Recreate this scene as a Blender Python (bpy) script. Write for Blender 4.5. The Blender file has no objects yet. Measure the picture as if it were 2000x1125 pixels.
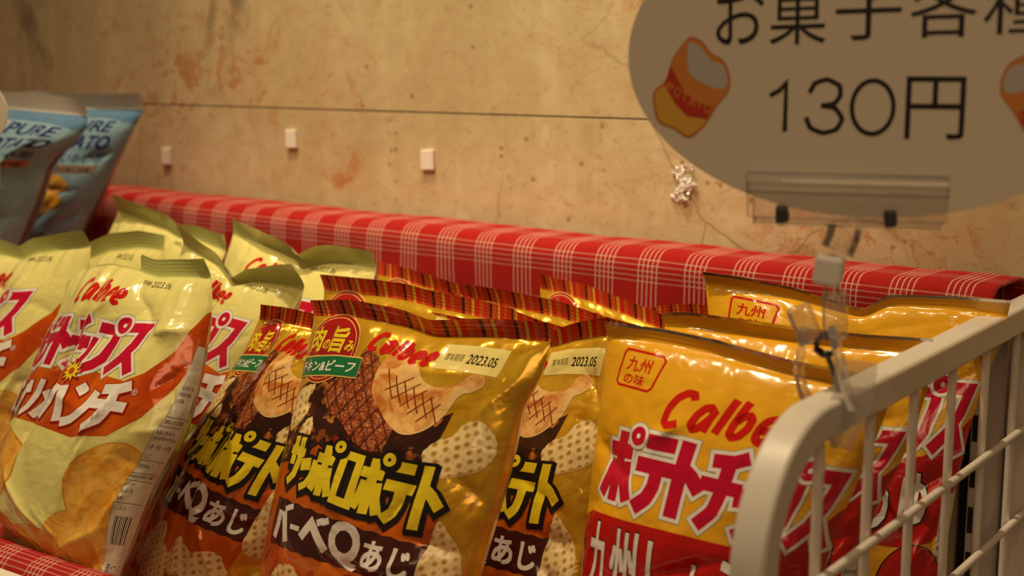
import math, random
import numpy as np
import bpy, bmesh
from mathutils import Vector, Matrix, geometry
C = bpy.context.scene.collection
sc = bpy.context.scene
HZ = 1.30                                   # camera height above the floor
#<<GEO
FPX = 2720.0                                # focal length in pixels of a 2000 px frame
YAW = math.radians(35.6); PIT = math.radians(9.5)
Fw = np.array([-math.sin(YAW)*math.cos(PIT), math.cos(YAW)*math.cos(PIT), -math.sin(PIT)])
Rt = np.array([math.cos(YAW), math.sin(YAW), 0.0]); Up = np.cross(Rt, Fw)
CAMP = np.array([0, 0, HZ])
def ray(px, py): return Fw*FPX + Rt*(px-1000) - Up*(py-562.5)
def onY(px, py, Y): d = ray(px, py); return CAMP + d*Y/d[1]
def onX(px, py, X): d = ray(px, py); return CAMP + d*X/d[0]
def proj(P):
    P = np.asarray(P, float)-CAMP; z = P@Fw
    return 1000+FPX*(P@Rt)/z, 562.5-FPX*(P@Up)/z
AW, AH = 160.0, 225.0                       # print area of a bag in mm
VST = dict(K=7.5/225, S=9.5/225, C=11.0/225, B=13.0/225)   # seal heights
def resample(pts, n):
    pts = np.asarray(pts, float); d = np.r_[0, np.cumsum(np.linalg.norm(np.diff(pts, axis=0), axis=1))]
    s = np.linspace(0, d[-1], 81); q = np.stack([np.interp(s, d, pts[:, k]) for k in range(3)], 1)
    w = 3                                    # soften the corners of the outline
    for _ in range(w):
        q[1:-1] = .25*q[:-2]+.5*q[1:-1]+.25*q[2:]
    t = np.linspace(0, d[-1], n)
    return np.stack([np.interp(t, s, q[:, k]) for k in range(3)], 1)
def evalc(q, t):
    x = np.linspace(0, 1, len(q)); return np.stack([np.interp(t, x, q[:, k]) for k in range(3)], -1)
def hash_noise(rng, U, V, fx, fy, oct=3):
    out = np.zeros_like(U); a = 1.0
    for o in range(oct):
        for _ in range(3):
            ph = rng.uniform(0, 2*math.pi); an = rng.uniform(0, math.pi)
            out += a*np.sin((U*fx*math.cos(an)+V*fy*math.sin(an))*2*math.pi+ph+1.3*np.sin(V*fy*2.2+ph*2)+1.1*np.sin(U*fx*1.7+ph))
        a *= .5; fx *= 2.1; fy *= 2.1
    return out/3
def bag_grid(b, nu, nv):
    """columns uniform in print-u, rows: 6 in each seal; returns u, v, front points, back points, plane normal"""
    rng = np.random.RandomState(b['seed']); VS = VST[b['typ']]
    us = np.linspace(0, 1, nu+1)
    vs = np.r_[np.linspace(0, VS, 6)[:-1], np.linspace(VS, 1-VS, nv-9), np.linspace(1-VS, 1, 6)[1:]]
    Y0, t, s, L = b['Y'], b['lean'], b.get('yaw', 0), b.get('L', .225)
    A = onY(*b['top'][0], Y0); n = np.array([s, -1, t]); n = n/np.linalg.norm(n)
    def P(q):
        d = ray(*q); k = (n@(A-CAMP))/(n@d); return CAMP+d*k
    T = resample([P(q) for q in b['top']], 81)
    def side(name):
        pts = [P(q) for q in b[name]]; out = [pts[0]]; acc = 0
        for a, c in zip(pts, pts[1:]):
            l = np.linalg.norm(c-a)
            if acc+l >= L: out.append(a+(c-a)*(L-acc)/l); acc = L; break
            out.append(c); acc += l
        if acc < L-1e-4 and b.get('ext', 1):
            dr = pts[-1]-pts[-2]; dr /= np.linalg.norm(dr)
            dn = np.array([0, t, 1.0]); dn = -dn/np.linalg.norm(dn)
            dr = dr*.4+dn*.6; dr /= np.linalg.norm(dr); out.append(out[-1]+dr*(L-acc))
        return resample(out, 81)
    Lf, Rg = side('left'), side('right')
    U, V = np.meshgrid(us, vs)
    full = .35
    X = (1-full)*U+full*(.5-.5*np.cos(np.pi*U))
    if 'warp' in b:
        wx = np.array(b['warp']); m = np.interp(X, wx[:, 0], wx[:, 1]); k = np.clip((V-VS)/.12, 0, 1); X = X*(1-k)+m*k
    t0, t1 = T[0], T[-1]; chord = t0+(t1-t0)*X[..., None]
    dev = evalc(T, X)-chord
    bl, br = Lf[-1], Rg[-1]
    LL, RR = evalc(Lf, V), evalc(Rg, V)
    Pm = LL*(1-X[..., None])+RR*X[..., None] + dev*np.exp(-V/b.get('decay', .22))[..., None]
    if 'bottom' in b:
        Bm = resample([P(q) for q in b['bottom']], 81); ch = Bm[0]+(Bm[-1]-Bm[0])*X[..., None]
        Pm = Pm+(evalc(Bm, X)-ch)*np.exp(-(1-V)/.2)[..., None]
    w = np.clip((V-VS)/(1-2*VS), 0, 1)
    prof = np.sin(np.pi*w)**.6
    cross = (1-np.abs(2*X-1)**2.4)**.55
    th = b['T']*prof*cross+.0003
    # crumple
    body = np.clip(w*9, 0, 1)*np.clip((1-w)*9, 0, 1); edge = np.clip(1.15-np.abs(2*X-1)**6, 0, 1)
    cr = .0009*hash_noise(rng, U, V, 2.0, 2.2, 3)*body
    pl = np.sin(U*2*np.pi*rng.uniform(7, 9)+rng.uniform(0, 6)+1.5*np.sin(U*9+rng.uniform(0, 6)))+.6*np.sin(U*2*np.pi*15+rng.uniform(0, 6))
    cr += (.0006 if b['typ'] == 'K' else .0010)*pl*(np.exp(-(V-VS).clip(0)/.06)+np.exp(-(1-VS-V).clip(0)/.06))*np.clip(w*25, 0, 1)*np.clip((1-w)*25, 0, 1)
    nC = b.get('ncre', 26)
    lines = []
    for k in range(nC):
        u0, v0 = rng.uniform(0, 1), rng.uniform(.04, .96); an = rng.normal(0, .7)+(math.pi/2 if rng.rand() < .45 else 0)
        ln = rng.uniform(.1, .32)
        lines.append((u0, v0, u0+ln*math.cos(an)*1.3, v0+ln*math.sin(an), rng.choice([-1, 1])*rng.uniform(.0008, .0028), rng.uniform(.012, .04)))
    for sd in (0, 1):                        # dimples where the side folds in
        for k in range(3):
            v0 = rng.uniform(.15, .85); lines.append((sd, v0, abs(sd-rng.uniform(.15, .3)), v0+rng.uniform(-.12, .12), -rng.uniform(.002, .004), rng.uniform(.03, .05)))
    lines += [tuple(l) for l in b.get('creases', [])]
    am_k = 1.5 if b['typ'] in 'CB' else 1.15
    for (a0, b0, a1, b1, am, wd) in lines:
        am = am*am_k
        dx, dy = a1-a0, b1-b0; l2 = dx*dx+dy*dy
        tt = ((U-a0)*dx+(V-b0)*dy)/l2; tc = np.clip(tt, 0, 1)
        d = np.hypot((U-a0-tc*dx)*.75, V-b0-tc*dy)
        cr += am*np.exp(-d/wd)*np.clip(1.25-np.abs(2*tc-1), 0, 1)*(body*.9+.1*(w > 0))
    cr = cr*edge
    for (a0, b0, ra, rb, am) in b.get('dents', []):
        cr += am*np.exp(-((U-a0)/ra)**2-((V-b0)/rb)**2)
    sf = np.clip(1-V/VS, 0, 1); sb = np.clip((V-1+VS)/VS, 0, 1)
    flap = b.get('flap', .004)*sf**1.3*(1+.5*np.sin(U*5+b['seed']))+.0012*np.sin(U*11+b['seed'])*np.exp(-V/.08)
    flap += .0022*sb*np.sin(U*7)
    off = flap
    front = Pm+n*(th+cr+off)[..., None]
    back = Pm-n*(th*.85+cr*.3-off)[..., None]
    back[:, 0] = front[:, 0]; back[:, -1] = front[:, -1]
    if 'foldback' in b:                      # part of the top seal is tucked down behind the bag
        k = 1-np.clip((us-b['foldback'][0])/(b['foldback'][1]-b['foldback'][0]), 0, 1); k = (k*k*(3-2*k))[None, :, None]
        r0 = front[5][None]; m0 = (front[:5]+back[:5])/2; fb = r0+(r0-m0)*.85-n*(.004+.004*np.arange(5, 0, -1)/5)[:, None, None]
        front[:5] = front[:5]*(1-k)+(fb+n*.0003)*k; back[:5] = back[:5]*(1-k)+(fb-n*.0003)*k
    return us, vs, front, back, n
#GEO>>
# ---------------------------------------------------------------- camera, world, lamps, exposure
cam = bpy.data.cameras.new('camera'); co = bpy.data.objects.new('camera', cam); C.objects.link(co); sc.camera = co
cam.sensor_width = 36; cam.lens = 36*FPX/2000; cam.clip_start = .02
R3 = Matrix(((Rt[0], Up[0], -Fw[0]), (Rt[1], Up[1], -Fw[1]), (Rt[2], Up[2], -Fw[2])))
co.matrix_world = Matrix.Translation((0, 0, HZ)) @ R3.to_4x4()
cam.dof.use_dof = True; cam.dof.focus_distance = .79; cam.dof.aperture_fstop = 7.5
sc.view_settings.view_transform = 'Standard'; sc.view_settings.look = 'None'
sc.view_settings.gamma = 1; sc.view_settings.use_curve_mapping = False
sc.view_settings.exposure = 0.06
w = bpy.data.worlds.new('world'); sc.world = w; w.use_nodes = True
bg = w.node_tree.nodes['Background']; bg.inputs[0].default_value = (1.0, .62, .31, 1); bg.inputs[1].default_value = .085
def spot(loc, tgt, power, size, radius, blend=.8, col=(1, .79, .49)):
    l = bpy.data.lights.new('spot_lamp', 'SPOT'); l.energy = power; l.spot_size = math.radians(size); l.spot_blend = blend
    l.shadow_soft_size = radius*.8; l.color = col
    o = bpy.data.objects.new('spot_lamp', l); C.objects.link(o); o.location = loc
    o.rotation_euler = (Vector(tgt)-Vector(loc)).to_track_quat('-Z', 'Y').to_euler(); return o
spot((-.72, .44, 2.75), (-.66, .70, 1.2), 76, 44, .028)
spot((-.62, -.25, 2.75), (-.62, .88, 1.40), 84, 27, .03, 1.0)
spot((-.30, .30, 2.75), (-.42, .60, 1.15), 12, 50, .03)
spot((-1.25, .22, 2.75), (-.85, .62, 1.15), 24, 50, .03)
spot((.35, -.05, 2.75), (-.2, .55, 1.15), 5, 50, .03)
al = bpy.data.lights.new('front_fill', 'AREA'); al.shape = 'RECTANGLE'; al.size = 1.6; al.size_y = .9; al.energy = 13; al.color = (1, .66, .36)  # added soft fill for the sign and bag fronts, not a real fixture
ao = bpy.data.objects.new('front_fill', al); C.objects.link(ao); ao.location = (1.0, -2.1, 2.6); ao.rotation_euler = (Vector((-.3, .6, 1.2))-ao.location).to_track_quat('-Z', 'Y').to_euler()
#<<BAGS
BAGS = [
 dict(name='K1', typ='K', Y=.62, lean=.22, T=.026, seed=3, top=[(1188,628),(1300,643),(1400,663),(1480,685),(1560,706),(1650,722),(1740,735)],
  left=[(1188,628),(1178,760),(1162,900),(1150,1020),(1140,1125)], right=[(1740,735),(1735,800),(1695,900),(1645,1010),(1605,1125)]),
 dict(name='S2', typ='S', Y=.585, lean=.30, T=.028, seed=5, top=[(608,587),(699,588),(796,607),(850,628),(960,625),(1080,632)],
  left=[(608,587),(613,615),(598,720),(573,850),(543,980),(513,1125)], right=[(1080,632),(1077,670),(1055,740),(1022,800),(1010,860),(985,960),(945,1090),(935,1125)]),
 dict(name='S1', typ='S', Y=.605, lean=.30, yaw=.30, T=.020, warp=[(0,0),(.30,.22),(.55,.36),(1,1)], creases=[(.42,.1,.46,.9,-.006,.03)], seed=8, top=[(520,597),(566,602),(612,612),(680,624),(745,640)],
  left=[(520,597),(491,660),(468,705),(440,745),(419,783),(373,857),(345,895),(300,994),(270,1065),(248,1105)], right=[(745,640),(720,760),(660,900),(600,1010),(540,1125)]),
 dict(name='S3', typ='S', Y=.662, lean=.30, T=.016, seed=11, top=[(846,610),(1000,640),(1083,650),(1130,634),(1190,622),(1250,636)],
  left=[(846,610),(824,800),(774,1000),(754,1125)], right=[(1250,636),(1215,800),(1165,1000),(1140,1125)]),
 dict(name='C1', typ='C', Y=.56, lean=.42, T=.028, seed=21, foldback=(.46,.56), creases=[(.40,.08,.30,.62,-.007,.03),(.62,.05,.40,.22,.004,.03),(.75,.22,.98,.20,.004,.03)], dents=[(.36,.15,.10,.07,.004)],
  top=[(138,522),(160,490),(190,478),(225,474),(261,484),(289,502),(311,510),(345,508),(413,511)],
  left=[(138,522),(130,566),(118,623),(93,676),(51,775),(17,860),(-10,930),(-15,1000),(60,1065),(120,1115)], right=[(413,511),(415,545),(412,620),(395,715),(367,820),(337,883),(300,950),(273,1017),(235,1120)]),
 dict(name='K2', typ='K', Y=.68, lean=.25, T=.024, seed=31, top=[(1300,612),(1350,611),(1420,620),(1560,640),(1700,655),(1825,662)],
  left=[(1300,612),(1296,700),(1290,800)], right=[(1825,662),(1812,760),(1780,860),(1745,930),(1705,1010)]),
 dict(name='K3', typ='K', Y=.735, lean=.25, yaw=.22, T=.020, seed=33, decay=.12, top=[(1378,533),(1450,542),(1550,562),(1640,592),(1690,606),(1735,576),(1850,578),(1976,588)],
  left=[(1378,533),(1385,640),(1390,740)], right=[(1976,588),(1955,660),(1925,740),(1893,840),(1866,960)], creases=[(.52,.02,.55,.3,-.005,.04)]),
 dict(name='C2', typ='C', Y=.60, lean=.38, T=.026, seed=41, top=[(-90,500),(-40,490),(0,467),(31,477),(47,484),(70,468),(124,460),(178,455)],
  left=[(-90,500),(-110,620),(-130,740)], right=[(178,455),(181,480),(165,570),(130,660),(100,740),(60,830)]),
 dict(name='C3', typ='C', Y=.655, lean=.36, T=.022, seed=43, top=[(125,500),(179,481),(224,459),(282,454),(326,461)],
  left=[(125,500),(100,600),(80,700)], right=[(326,461),(318,495),(300,560),(285,640)]),
 dict(name='C4', typ='C', Y=.72, lean=.36, T=.022, seed=45, decay=.12, flap=.009, top=[(243,388),(304,410),(339,424),(363,444),(390,443),(416,452),(452,464)],
  left=[(243,388),(222,440),(200,490),(185,540)], right=[(452,464),(430,520),(400,600)], creases=[(.5,.02,.45,.3,-.006,.03)]),
 dict(name='C6', typ='C', Y=.635, lean=.33, T=.024, seed=47, decay=.10, flap=.010, top=[(368,446),(400,476),(432,496),(458,528),(467,549),(499,531),(560,526),(603,526)],
  left=[(368,446),(352,500),(335,600),(310,720)], right=[(603,526),(597,560),(575,630),(540,710),(500,810)], creases=[(.42,.02,.45,.4,-.006,.04)]),
 dict(name='C7', typ='C', Y=.70, lean=.33, T=.024, seed=49, decay=.10, flap=.010, top=[(463,430),(512,450),(560,470),(592,486),(603,508),(640,490),(665,486),(738,494)],
  left=[(463,430),(448,480),(435,540)], right=[(738,494),(735,530),(715,600),(690,700)], creases=[(.5,.02,.52,.4,-.006,.04)]),
 dict(name='S4', typ='S', Y=.668, lean=.3, T=.014, seed=51, top=[(637,539),(740,548),(800,556),(850,570),(950,590),(1010,605)],
  left=[(637,539),(632,600),(620,700)], right=[(1010,605),(1000,680),(980,800)]),
 dict(name='S5', typ='S', Y=.69, lean=.3, T=.013, seed=53, top=[(832,566),(900,575),(985,598),(1060,627),(1140,650),(1215,668)],
  left=[(832,566),(829,610),(820,720)], right=[(1215,668),(1200,760),(1180,860)]),
 dict(name='S6', typ='S', Y=.742, lean=.3, T=.012, seed=55, top=[(742,511),(800,525),(860,543),(920,562),(1000,585),(1075,605)],
  left=[(742,511),(736,560),(725,660)], right=[(1075,605),(1065,700),(1050,800)]),
 dict(name='S7', typ='S', Y=.718, lean=.3, T=.012, seed=57, top=[(912,557),(1000,570),(1100,590),(1180,617),(1260,640)],
  left=[(912,557),(908,620),(900,720)], right=[(1260,640),(1250,720),(1230,820)]),
 dict(name='S8', typ='S', Y=.768, lean=.3, T=.012, seed=59, top=[(1056,537),(1150,558),(1230,588),(1290,612),(1340,630),(1380,640)],
  left=[(1056,537),(1057,600),(1050,700)], right=[(1380,640),(1370,720),(1350,800)]),
 dict(name='S9', typ='S', Y=.785, lean=.3, T=.008, seed=61, top=[(1245,606),(1300,598),(1350,595),(1420,600),(1500,615)],
  left=[(1245,606),(1240,700),(1235,760)], right=[(1500,615),(1490,700),(1480,800)]),
 dict(name='B1', typ='B', Y=.71, lean=.15, T=.030, seed=71, L=.24, top=[(-78,184),(-40,180),(0,178),(100,187),(174,194)],
  left=[(-78,184),(-90,300),(-125,420)], right=[(174,194),(172,245),(150,275),(115,300),(92,330),(76,380),(52,440),(30,490)], creases=[(.78,.12,.86,.5,.009,.03)]),
 dict(name='B2', typ='B', Y=.775, lean=.12, T=.026, seed=73, L=.24, top=[(40,180),(80,178),(140,184),(200,184),(285,184)],
  left=[(40,180),(20,300),(-5,420)], right=[(285,184),(283,212),(268,240),(222,330),(195,385),(165,440),(140,490)], creases=[(.6,.6,.9,.75,-.005,.05)]),
]
#BAGS>>
# ---------------------------------------------------------------- materials
def mat(name, col, rough=.5, metal=0, spec=.5, coat=0, build=None):
    m = bpy.data.materials.new(name); m.use_nodes = True; nt = m.node_tree; p = nt.nodes['Principled BSDF']
    p.inputs['Base Color'].default_value = (*col, 1); p.inputs['Roughness'].default_value = rough
    p.inputs['Metallic'].default_value = metal; p.inputs['Specular IOR Level'].default_value = spec
    p.inputs['Coat Weight'].default_value = coat; p.inputs['Coat Roughness'].default_value = .035
    if build: build(NT(nt, p))
    return m
class NT:
    def __init__(s, nt, p): s.nt = nt; s.p = p; s.L = nt.links.new
    def n(s, t, **k):
        x = s.nt.nodes.new(t)
        for a, b in k.items(): setattr(x, a, b)
        return x
    def put(s, sock, v):
        if isinstance(v, (int, float)): sock.default_value = v
        elif isinstance(v, tuple): sock.default_value = v if len(v) == len(sock.default_value) else (*v, 1)
        else: s.L(v, sock)
    def uv(s): return s.n('ShaderNodeUVMap').outputs[0]
    def obj(s): return s.n('ShaderNodeTexCoord').outputs['Object']
    def math(s, op, a, b=0, c=0):
        x = s.n('ShaderNodeMath', operation=op); s.put(x.inputs[0], a); s.put(x.inputs[1], b); s.put(x.inputs[2], c); return x.outputs[0]
    def mapping(s, v, scale=(1, 1, 1), rot=(0, 0, 0), loc=(0, 0, 0)):
        x = s.n('ShaderNodeMapping'); s.L(v, x.inputs[0]); x.inputs['Scale'].default_value = scale; x.inputs['Rotation'].default_value = rot; x.inputs['Location'].default_value = loc; return x.outputs[0]
    def noise(s, v, scale, detail=3, rough=.5, dist=0, col=False):
        x = s.n('ShaderNodeTexNoise'); s.L(v, x.inputs['Vector']); x.inputs['Scale'].default_value = scale; x.inputs['Detail'].default_value = detail
        x.inputs['Roughness'].default_value = rough; x.inputs['Distortion'].default_value = dist; return x.outputs[1 if col else 0]
    def voro(s, v, scale, feature='F1', out=0, rnd=1):
        x = s.n('ShaderNodeTexVoronoi', feature=feature); s.L(v, x.inputs['Vector']); x.inputs['Scale'].default_value = scale; x.inputs['Randomness'].default_value = rnd; return x.outputs[out]
    def ramp(s, f, stops, interp='LINEAR'):
        x = s.n('ShaderNodeValToRGB'); x.color_ramp.interpolation = interp; e = x.color_ramp.elements
        while len(e) < len(stops): e.new(.5)
        for i, (p, c) in enumerate(stops):
            e[i].position = p; e[i].color = (*c, 1) if isinstance(c, tuple) else (c, c, c, 1)
        s.L(f, x.inputs[0]); return x.outputs[0]
    def mix(s, f, a, b, mode='MIX'):
        x = s.n('ShaderNodeMix', data_type='RGBA', blend_type=mode); s.put(x.inputs[0], f); s.put(x.inputs[6], a); s.put(x.inputs[7], b); return x.outputs[2]
    def sep(s, v): x = s.n('ShaderNodeSeparateXYZ'); s.L(v, x.inputs[0]); return x.outputs
    def bump(s, h, strength=.3, dist=.001):
        x = s.n('ShaderNodeBump'); s.L(h, x.inputs['Height']); x.inputs['Strength'].default_value = strength; x.inputs['Distance'].default_value = dist; s.L(x.outputs[0], s.p.inputs['Normal'])
    def base(s, c): s.put(s.p.inputs['Base Color'], c)
def foil_bump(t, st=.24):
    uv = t.uv(); t.bump(t.math('ADD', t.noise(uv, .06, 1, .5, 1.0), t.math('MULTIPLY', t.math('ABSOLUTE', t.math('SUBTRACT', t.noise(uv, .045, 2, .5, .8), .5)), 1.5)), st, .0030)
def seal_bump(t):
    s = t.sep(t.uv()); wv = t.math('SINE', t.math('MULTIPLY', s[1], 2*math.pi/2.1)); t.bump(wv, .14, .0003)
FILM = {}
def film(key, col, rough=.14, metal=0, build=None, seal=False, coat=.6):
    if key in FILM: return key
    def bld(t):
        (seal_bump if seal else foil_bump)(t)
        if build: build(t)
    FILM[key] = mat('film_'+key, col, min(rough, .2), metal, .4, coat, bld); return key
def speck(c1, c2, sc_=.25, lo=.35, hi=.65, dist=.5):
    def f(t): t.base(t.ramp(t.noise(t.uv(), sc_, 5, .6, dist), [(lo, c1), (hi, c2)]))
    return f
# flavours' ground colours
film('c_body', (.76, .69, .235), .25); film('c_seal', (.50, .52, .16), .3, seal=True)  # c seal: greener print, also darkened in colour for the flap's shade
film('c_back', (.55, .53, .42), .3, .6)
film('k_body', (.83, .42, .015), .26); film('k_seal', (.78, .38, .013), .28, seal=True); film('k_back', (.55, .52, .48), .25, .9)
film('s_body', (.76, .42, .02), .26, .4, build=speck((.68, .34, .012), (.82, .49, .03), .06)); film('s_back', (.55, .42, .25), .3, .8)
film('b_body', (.27, .43, .53), .24, coat=.5); film('b_seal', (.74, .68, .60), .3, .2, seal=True); film('b_back', (.3, .34, .4), .3, .5)
def plaid(t):
    s = t.sep(t.uv()); x = s[0]
    def band(period, off, wd):
        f = t.math('FRACT', t.math('DIVIDE', t.math('ADD', x, off), period)); return t.math('LESS_THAN', f, wd)
    c = t.mix(band(10.5, 2, .5), (.62, .045, .015), (.70, .12, .02))
    c = t.mix(band(21, 3, .16), c, (.74, .02, .01)); c = t.mix(band(21, 12.5, .10), c, (.06, .010, .012)); c = t.mix(band(21, 5.5, .10), c, (.80, .50, .05))
    c2 = t.math('LESS_THAN', t.math('FRACT', t.math('DIVIDE', s[1], 2.6)), .3); c = t.mix(t.math('MULTIPLY', c2, .22), c, (.7, .10, .02))
    t.base(c)
film('s_seal', (.5, .05, .02), .28, .25, build=plaid, seal=True)
# inks
film('white', (.80, .76, .70)); film('crimson', (.55, .004, .035)); film('red', (.60, .012, .006)); film('deepred', (.36, .010, .006))
film('black', (.012, .008, .008)); film('yellow', (.80, .62, .02)); film('brown', (.055, .012, .010)); film('orange', (.60, .12, .006), build=speck((.54, .085, .005), (.66, .16, .008), .05), metal=.15)
film('goldline', (.75, .5, .15)); film('green', (.012, .16, .05)); film('label', (.80, .66, .22)); film('navy', (.02, .035, .16)); film('silver', (.6, .58, .55), .2, .9)
film('copper', (.62, .40, .26), .25, .6); film('swoosh', (.62, .085, .004), build=speck((.54, .055, .003), (.70, .125, .005), .03), metal=.1); film('greyline', (.30, .32, .16))
film('panel', (.62, .55, .42)); film('starred', (.30, .02, .008)); film('paleblue', (.34, .52, .64)); film('midblue', (.12, .25, .42)); film('banner', (.50, .008, .006))
def steak(t):
    uv = t.uv(); n1 = t.noise(uv, .30, 7, .72, 2.0); n2 = t.voro(t.mapping(t.mix(.35, uv, t.noise(uv, .4, 2, .5, 0, True)), (.20, .42, 1), (0, 0, .5)), 1.0, 'DISTANCE_TO_EDGE')
    c = t.ramp(n1, [(.32, (.08, .010, .004)), (.44, (.30, .045, .012)), (.56, (.52, .16, .045)), (.66, (.78, .46, .27))])
    c = t.mix(t.ramp(n2, [(.0, .85), (.07, 0.0)]), c, (.06, .012, .006))
    s = t.sep(t.mapping(uv, (1, 1, 1), (0, 0, .62))); s2 = t.sep(t.mapping(t.mix(.12, uv, t.noise(uv, .1, 2, .5, 0, True)), (1, 1, 1), (0, 0, -.55)))
    for q, p in ((s[0], 6.0), (s2[0], 7.5)):
        f = t.math('ABSOLUTE', t.math('SUBTRACT', t.math('FRACT', t.math('DIVIDE', q, p)), .5)); c = t.mix(t.ramp(f, [(.05, .8), (.12, 0.0)]), c, (.07, .012, .006))
    t.base(c)
film('steak', (.3, .1, .05), build=steak)
def chick(t):
    c = t.ramp(t.noise(t.uv(), .07, 4, .6, .6), [(.36, (.55, .17, .03)), (.5, (.80, .42, .12)), (.66, (.84, .58, .24))]); t.base(c)
film('chicken', (.8, .5, .2), build=chick); film('grill', (.22, .03, .008)); film('chickrim', (.86, .62, .25))
def lattice(t):
    uv = t.mapping(t.mix(.02, t.uv(), t.noise(t.uv(), .15, 2, .5, 0, True)), (1, 1, 1), (0, 0, .38)); v = t.voro(t.mapping(uv, (.175, .205, .2)), 1.0, 'F1', 0, .22)
    h = t.math('ADD', v, t.math('MULTIPLY', t.noise(t.uv(), .35, 4), .12))
    t.base(t.ramp(h, [(.14, (.38, .18, .035)), (.30, (.62, .38, .11)), (.43, (.84, .64, .27)), (.60, (.88, .71, .37)), (.80, (.74, .52, .20))]))
film('lattice', (.8, .6, .3), build=lattice); film('latedge', (.62, .40, .13))
def coal(t):
    uv = t.uv(); v = t.n('ShaderNodeTexVoronoi'); t.L(t.mapping(uv, (.16, .2, 1), (0, 0, .3)), v.inputs['Vector']); v.inputs['Scale'].default_value = 1; v.distance = 'MANHATTAN'
    s = t.sep(v.outputs['Color']); c = t.ramp(s[0], [(.60, (.035, .010, .006)), (.72, (.16, .03, .008)), (.82, (.45, .10, .015)), (.93, (.62, .22, .04))])
    t.base(t.mix(t.ramp(t.noise(uv, .12, 3), [(.42, 1.0), (.6, 0.0)]), c, (.035, .009, .006)))
film('coal', (.06, .02, .01), build=coal)
film('chip', (.74, .36, .03), build=speck((.66, .25, .012), (.84, .50, .09), .055, .34, .66, .8)); film('chiprim', (.62, .24, .015), build=speck((.52, .17, .01), (.72, .34, .03), .08)); film('darkchip', (.10, .035, .008), build=speck((.04, .012, .006), (.6, .3, .03), .14))
# ---------------------------------------------------------------- printed artwork, laid out flat in mm (x right, y down)
GL = {
 'ポ': [[(.04,.30),(.80,.30)],[(.45,.04),(.45,1)],[(.26,.44),(.22,.68),(.04,.95)],[(.66,.44),(.72,.70),(.90,.95)],'o'],
 'テ': [[(.16,.10),(.88,.10)],[(.0,.42),(1,.42)],[(.56,.42),(.56,.66),(.46,.84),(.18,1)]],
 'ト': [[(.24,0),(.24,1)],[(.24,.34),(.60,.44),(.96,.60)]],
 'チ': [[(.92,.04),(.62,.13),(.14,.16)],[(.0,.46),(1,.46)],[(.54,.12),(.56,.50),(.48,.78),(.16,1)]],
 'ッ': [[(.10,.42),(.20,.66)],[(.42,.38),(.50,.62)],[(.88,.38),(.82,.70),(.58,.90),(.24,1)]],
 'プ': [[(.04,.18),(.78,.18),(.78,.42),(.66,.74),(.44,.90),(.12,1)],'o'],
 'ス': [[(.08,.10),(.80,.10),(.70,.44),(.46,.72),(.02,.98)],[(.56,.58),(.96,.98)]],
 'コ': [[(.08,.14),(.88,.14),(.88,.92)],[(.02,.88),(.88,.88)]],
 'ン': [[(.06,.14),(.36,.30)],[(.94,.22),(.78,.62),(.48,.86),(.08,.98)]],
 'ソ': [[(.08,.12),(.24,.44)],[(.90,.08),(.84,.50),(.62,.82),(.24,1)]],
 'メ': [[(.80,.04),(.62,.46),(.06,1)],[(.20,.34),(.90,.84)]],
 'パ': [[(.30,.20),(.22,.60),(.02,.98)],[(.58,.20),(.76,.60),(.94,.98)],'o'],
 'バ': [[(.30,.20),(.22,.60),(.02,.98)],[(.58,.20),(.76,.60),(.94,.98)],[(.74,.02),(.80,.16)],[(.92,-.04),(.98,.10)]],
 'サ': [[(.0,.32),(1,.32)],[(.28,.02),(.28,.62)],[(.72,.02),(.72,.50),(.62,.80),(.28,1)]],
 'ロ': [[(.14,.12),(.86,.12),(.86,.94),(.14,.94),(.14,.06)]],
 'ー': [[(.06,.52),(.94,.52)]],
 'ベ': [[(.02,.72),(.34,.26),(.98,.86)],[(.62,.08),(.70,.24)],[(.82,.02),(.90,.18)]],
}
def spline(p, k=4):
    if len(p) < 3: return p
    out = []
    for i in range(len(p)-1):
        a = p[max(i-1, 0)]; b = p[i]; c = p[i+1]; d = p[min(i+2, len(p)-1)]
        # keep right-angle corners sharp
        for j in range(k):
            t = j/k; out.append(tuple((1-t)*b[q]+t*c[q]+.5*t*(1-t)*((1-t)*((c[q]-a[q])/2-(c[q]-b[q]))+t*((c[q]-b[q])-(d[q]-b[q])/2)) for q in (0, 1)))
    out.append(p[-1]); return out
_fc = {}
def font_mesh(s, bold):
    k = (s, bold)
    if k not in _fc:
        c = bpy.data.curves.new('t', 'FONT'); c.body = s; c.resolution_u = 3
        o = bpy.data.objects.new('t', c); C.objects.link(o)
        m = bpy.data.meshes.new_from_object(o.evaluated_get(bpy.context.evaluated_depsgraph_get()))
        _fc[k] = (np.array([v.co[:2] for v in m.vertices]), [tuple(p.vertices) for p in m.polygons])
        bpy.data.objects.remove(o); bpy.data.curves.remove(c); bpy.data.meshes.remove(m)
    return _fc[k]
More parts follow.
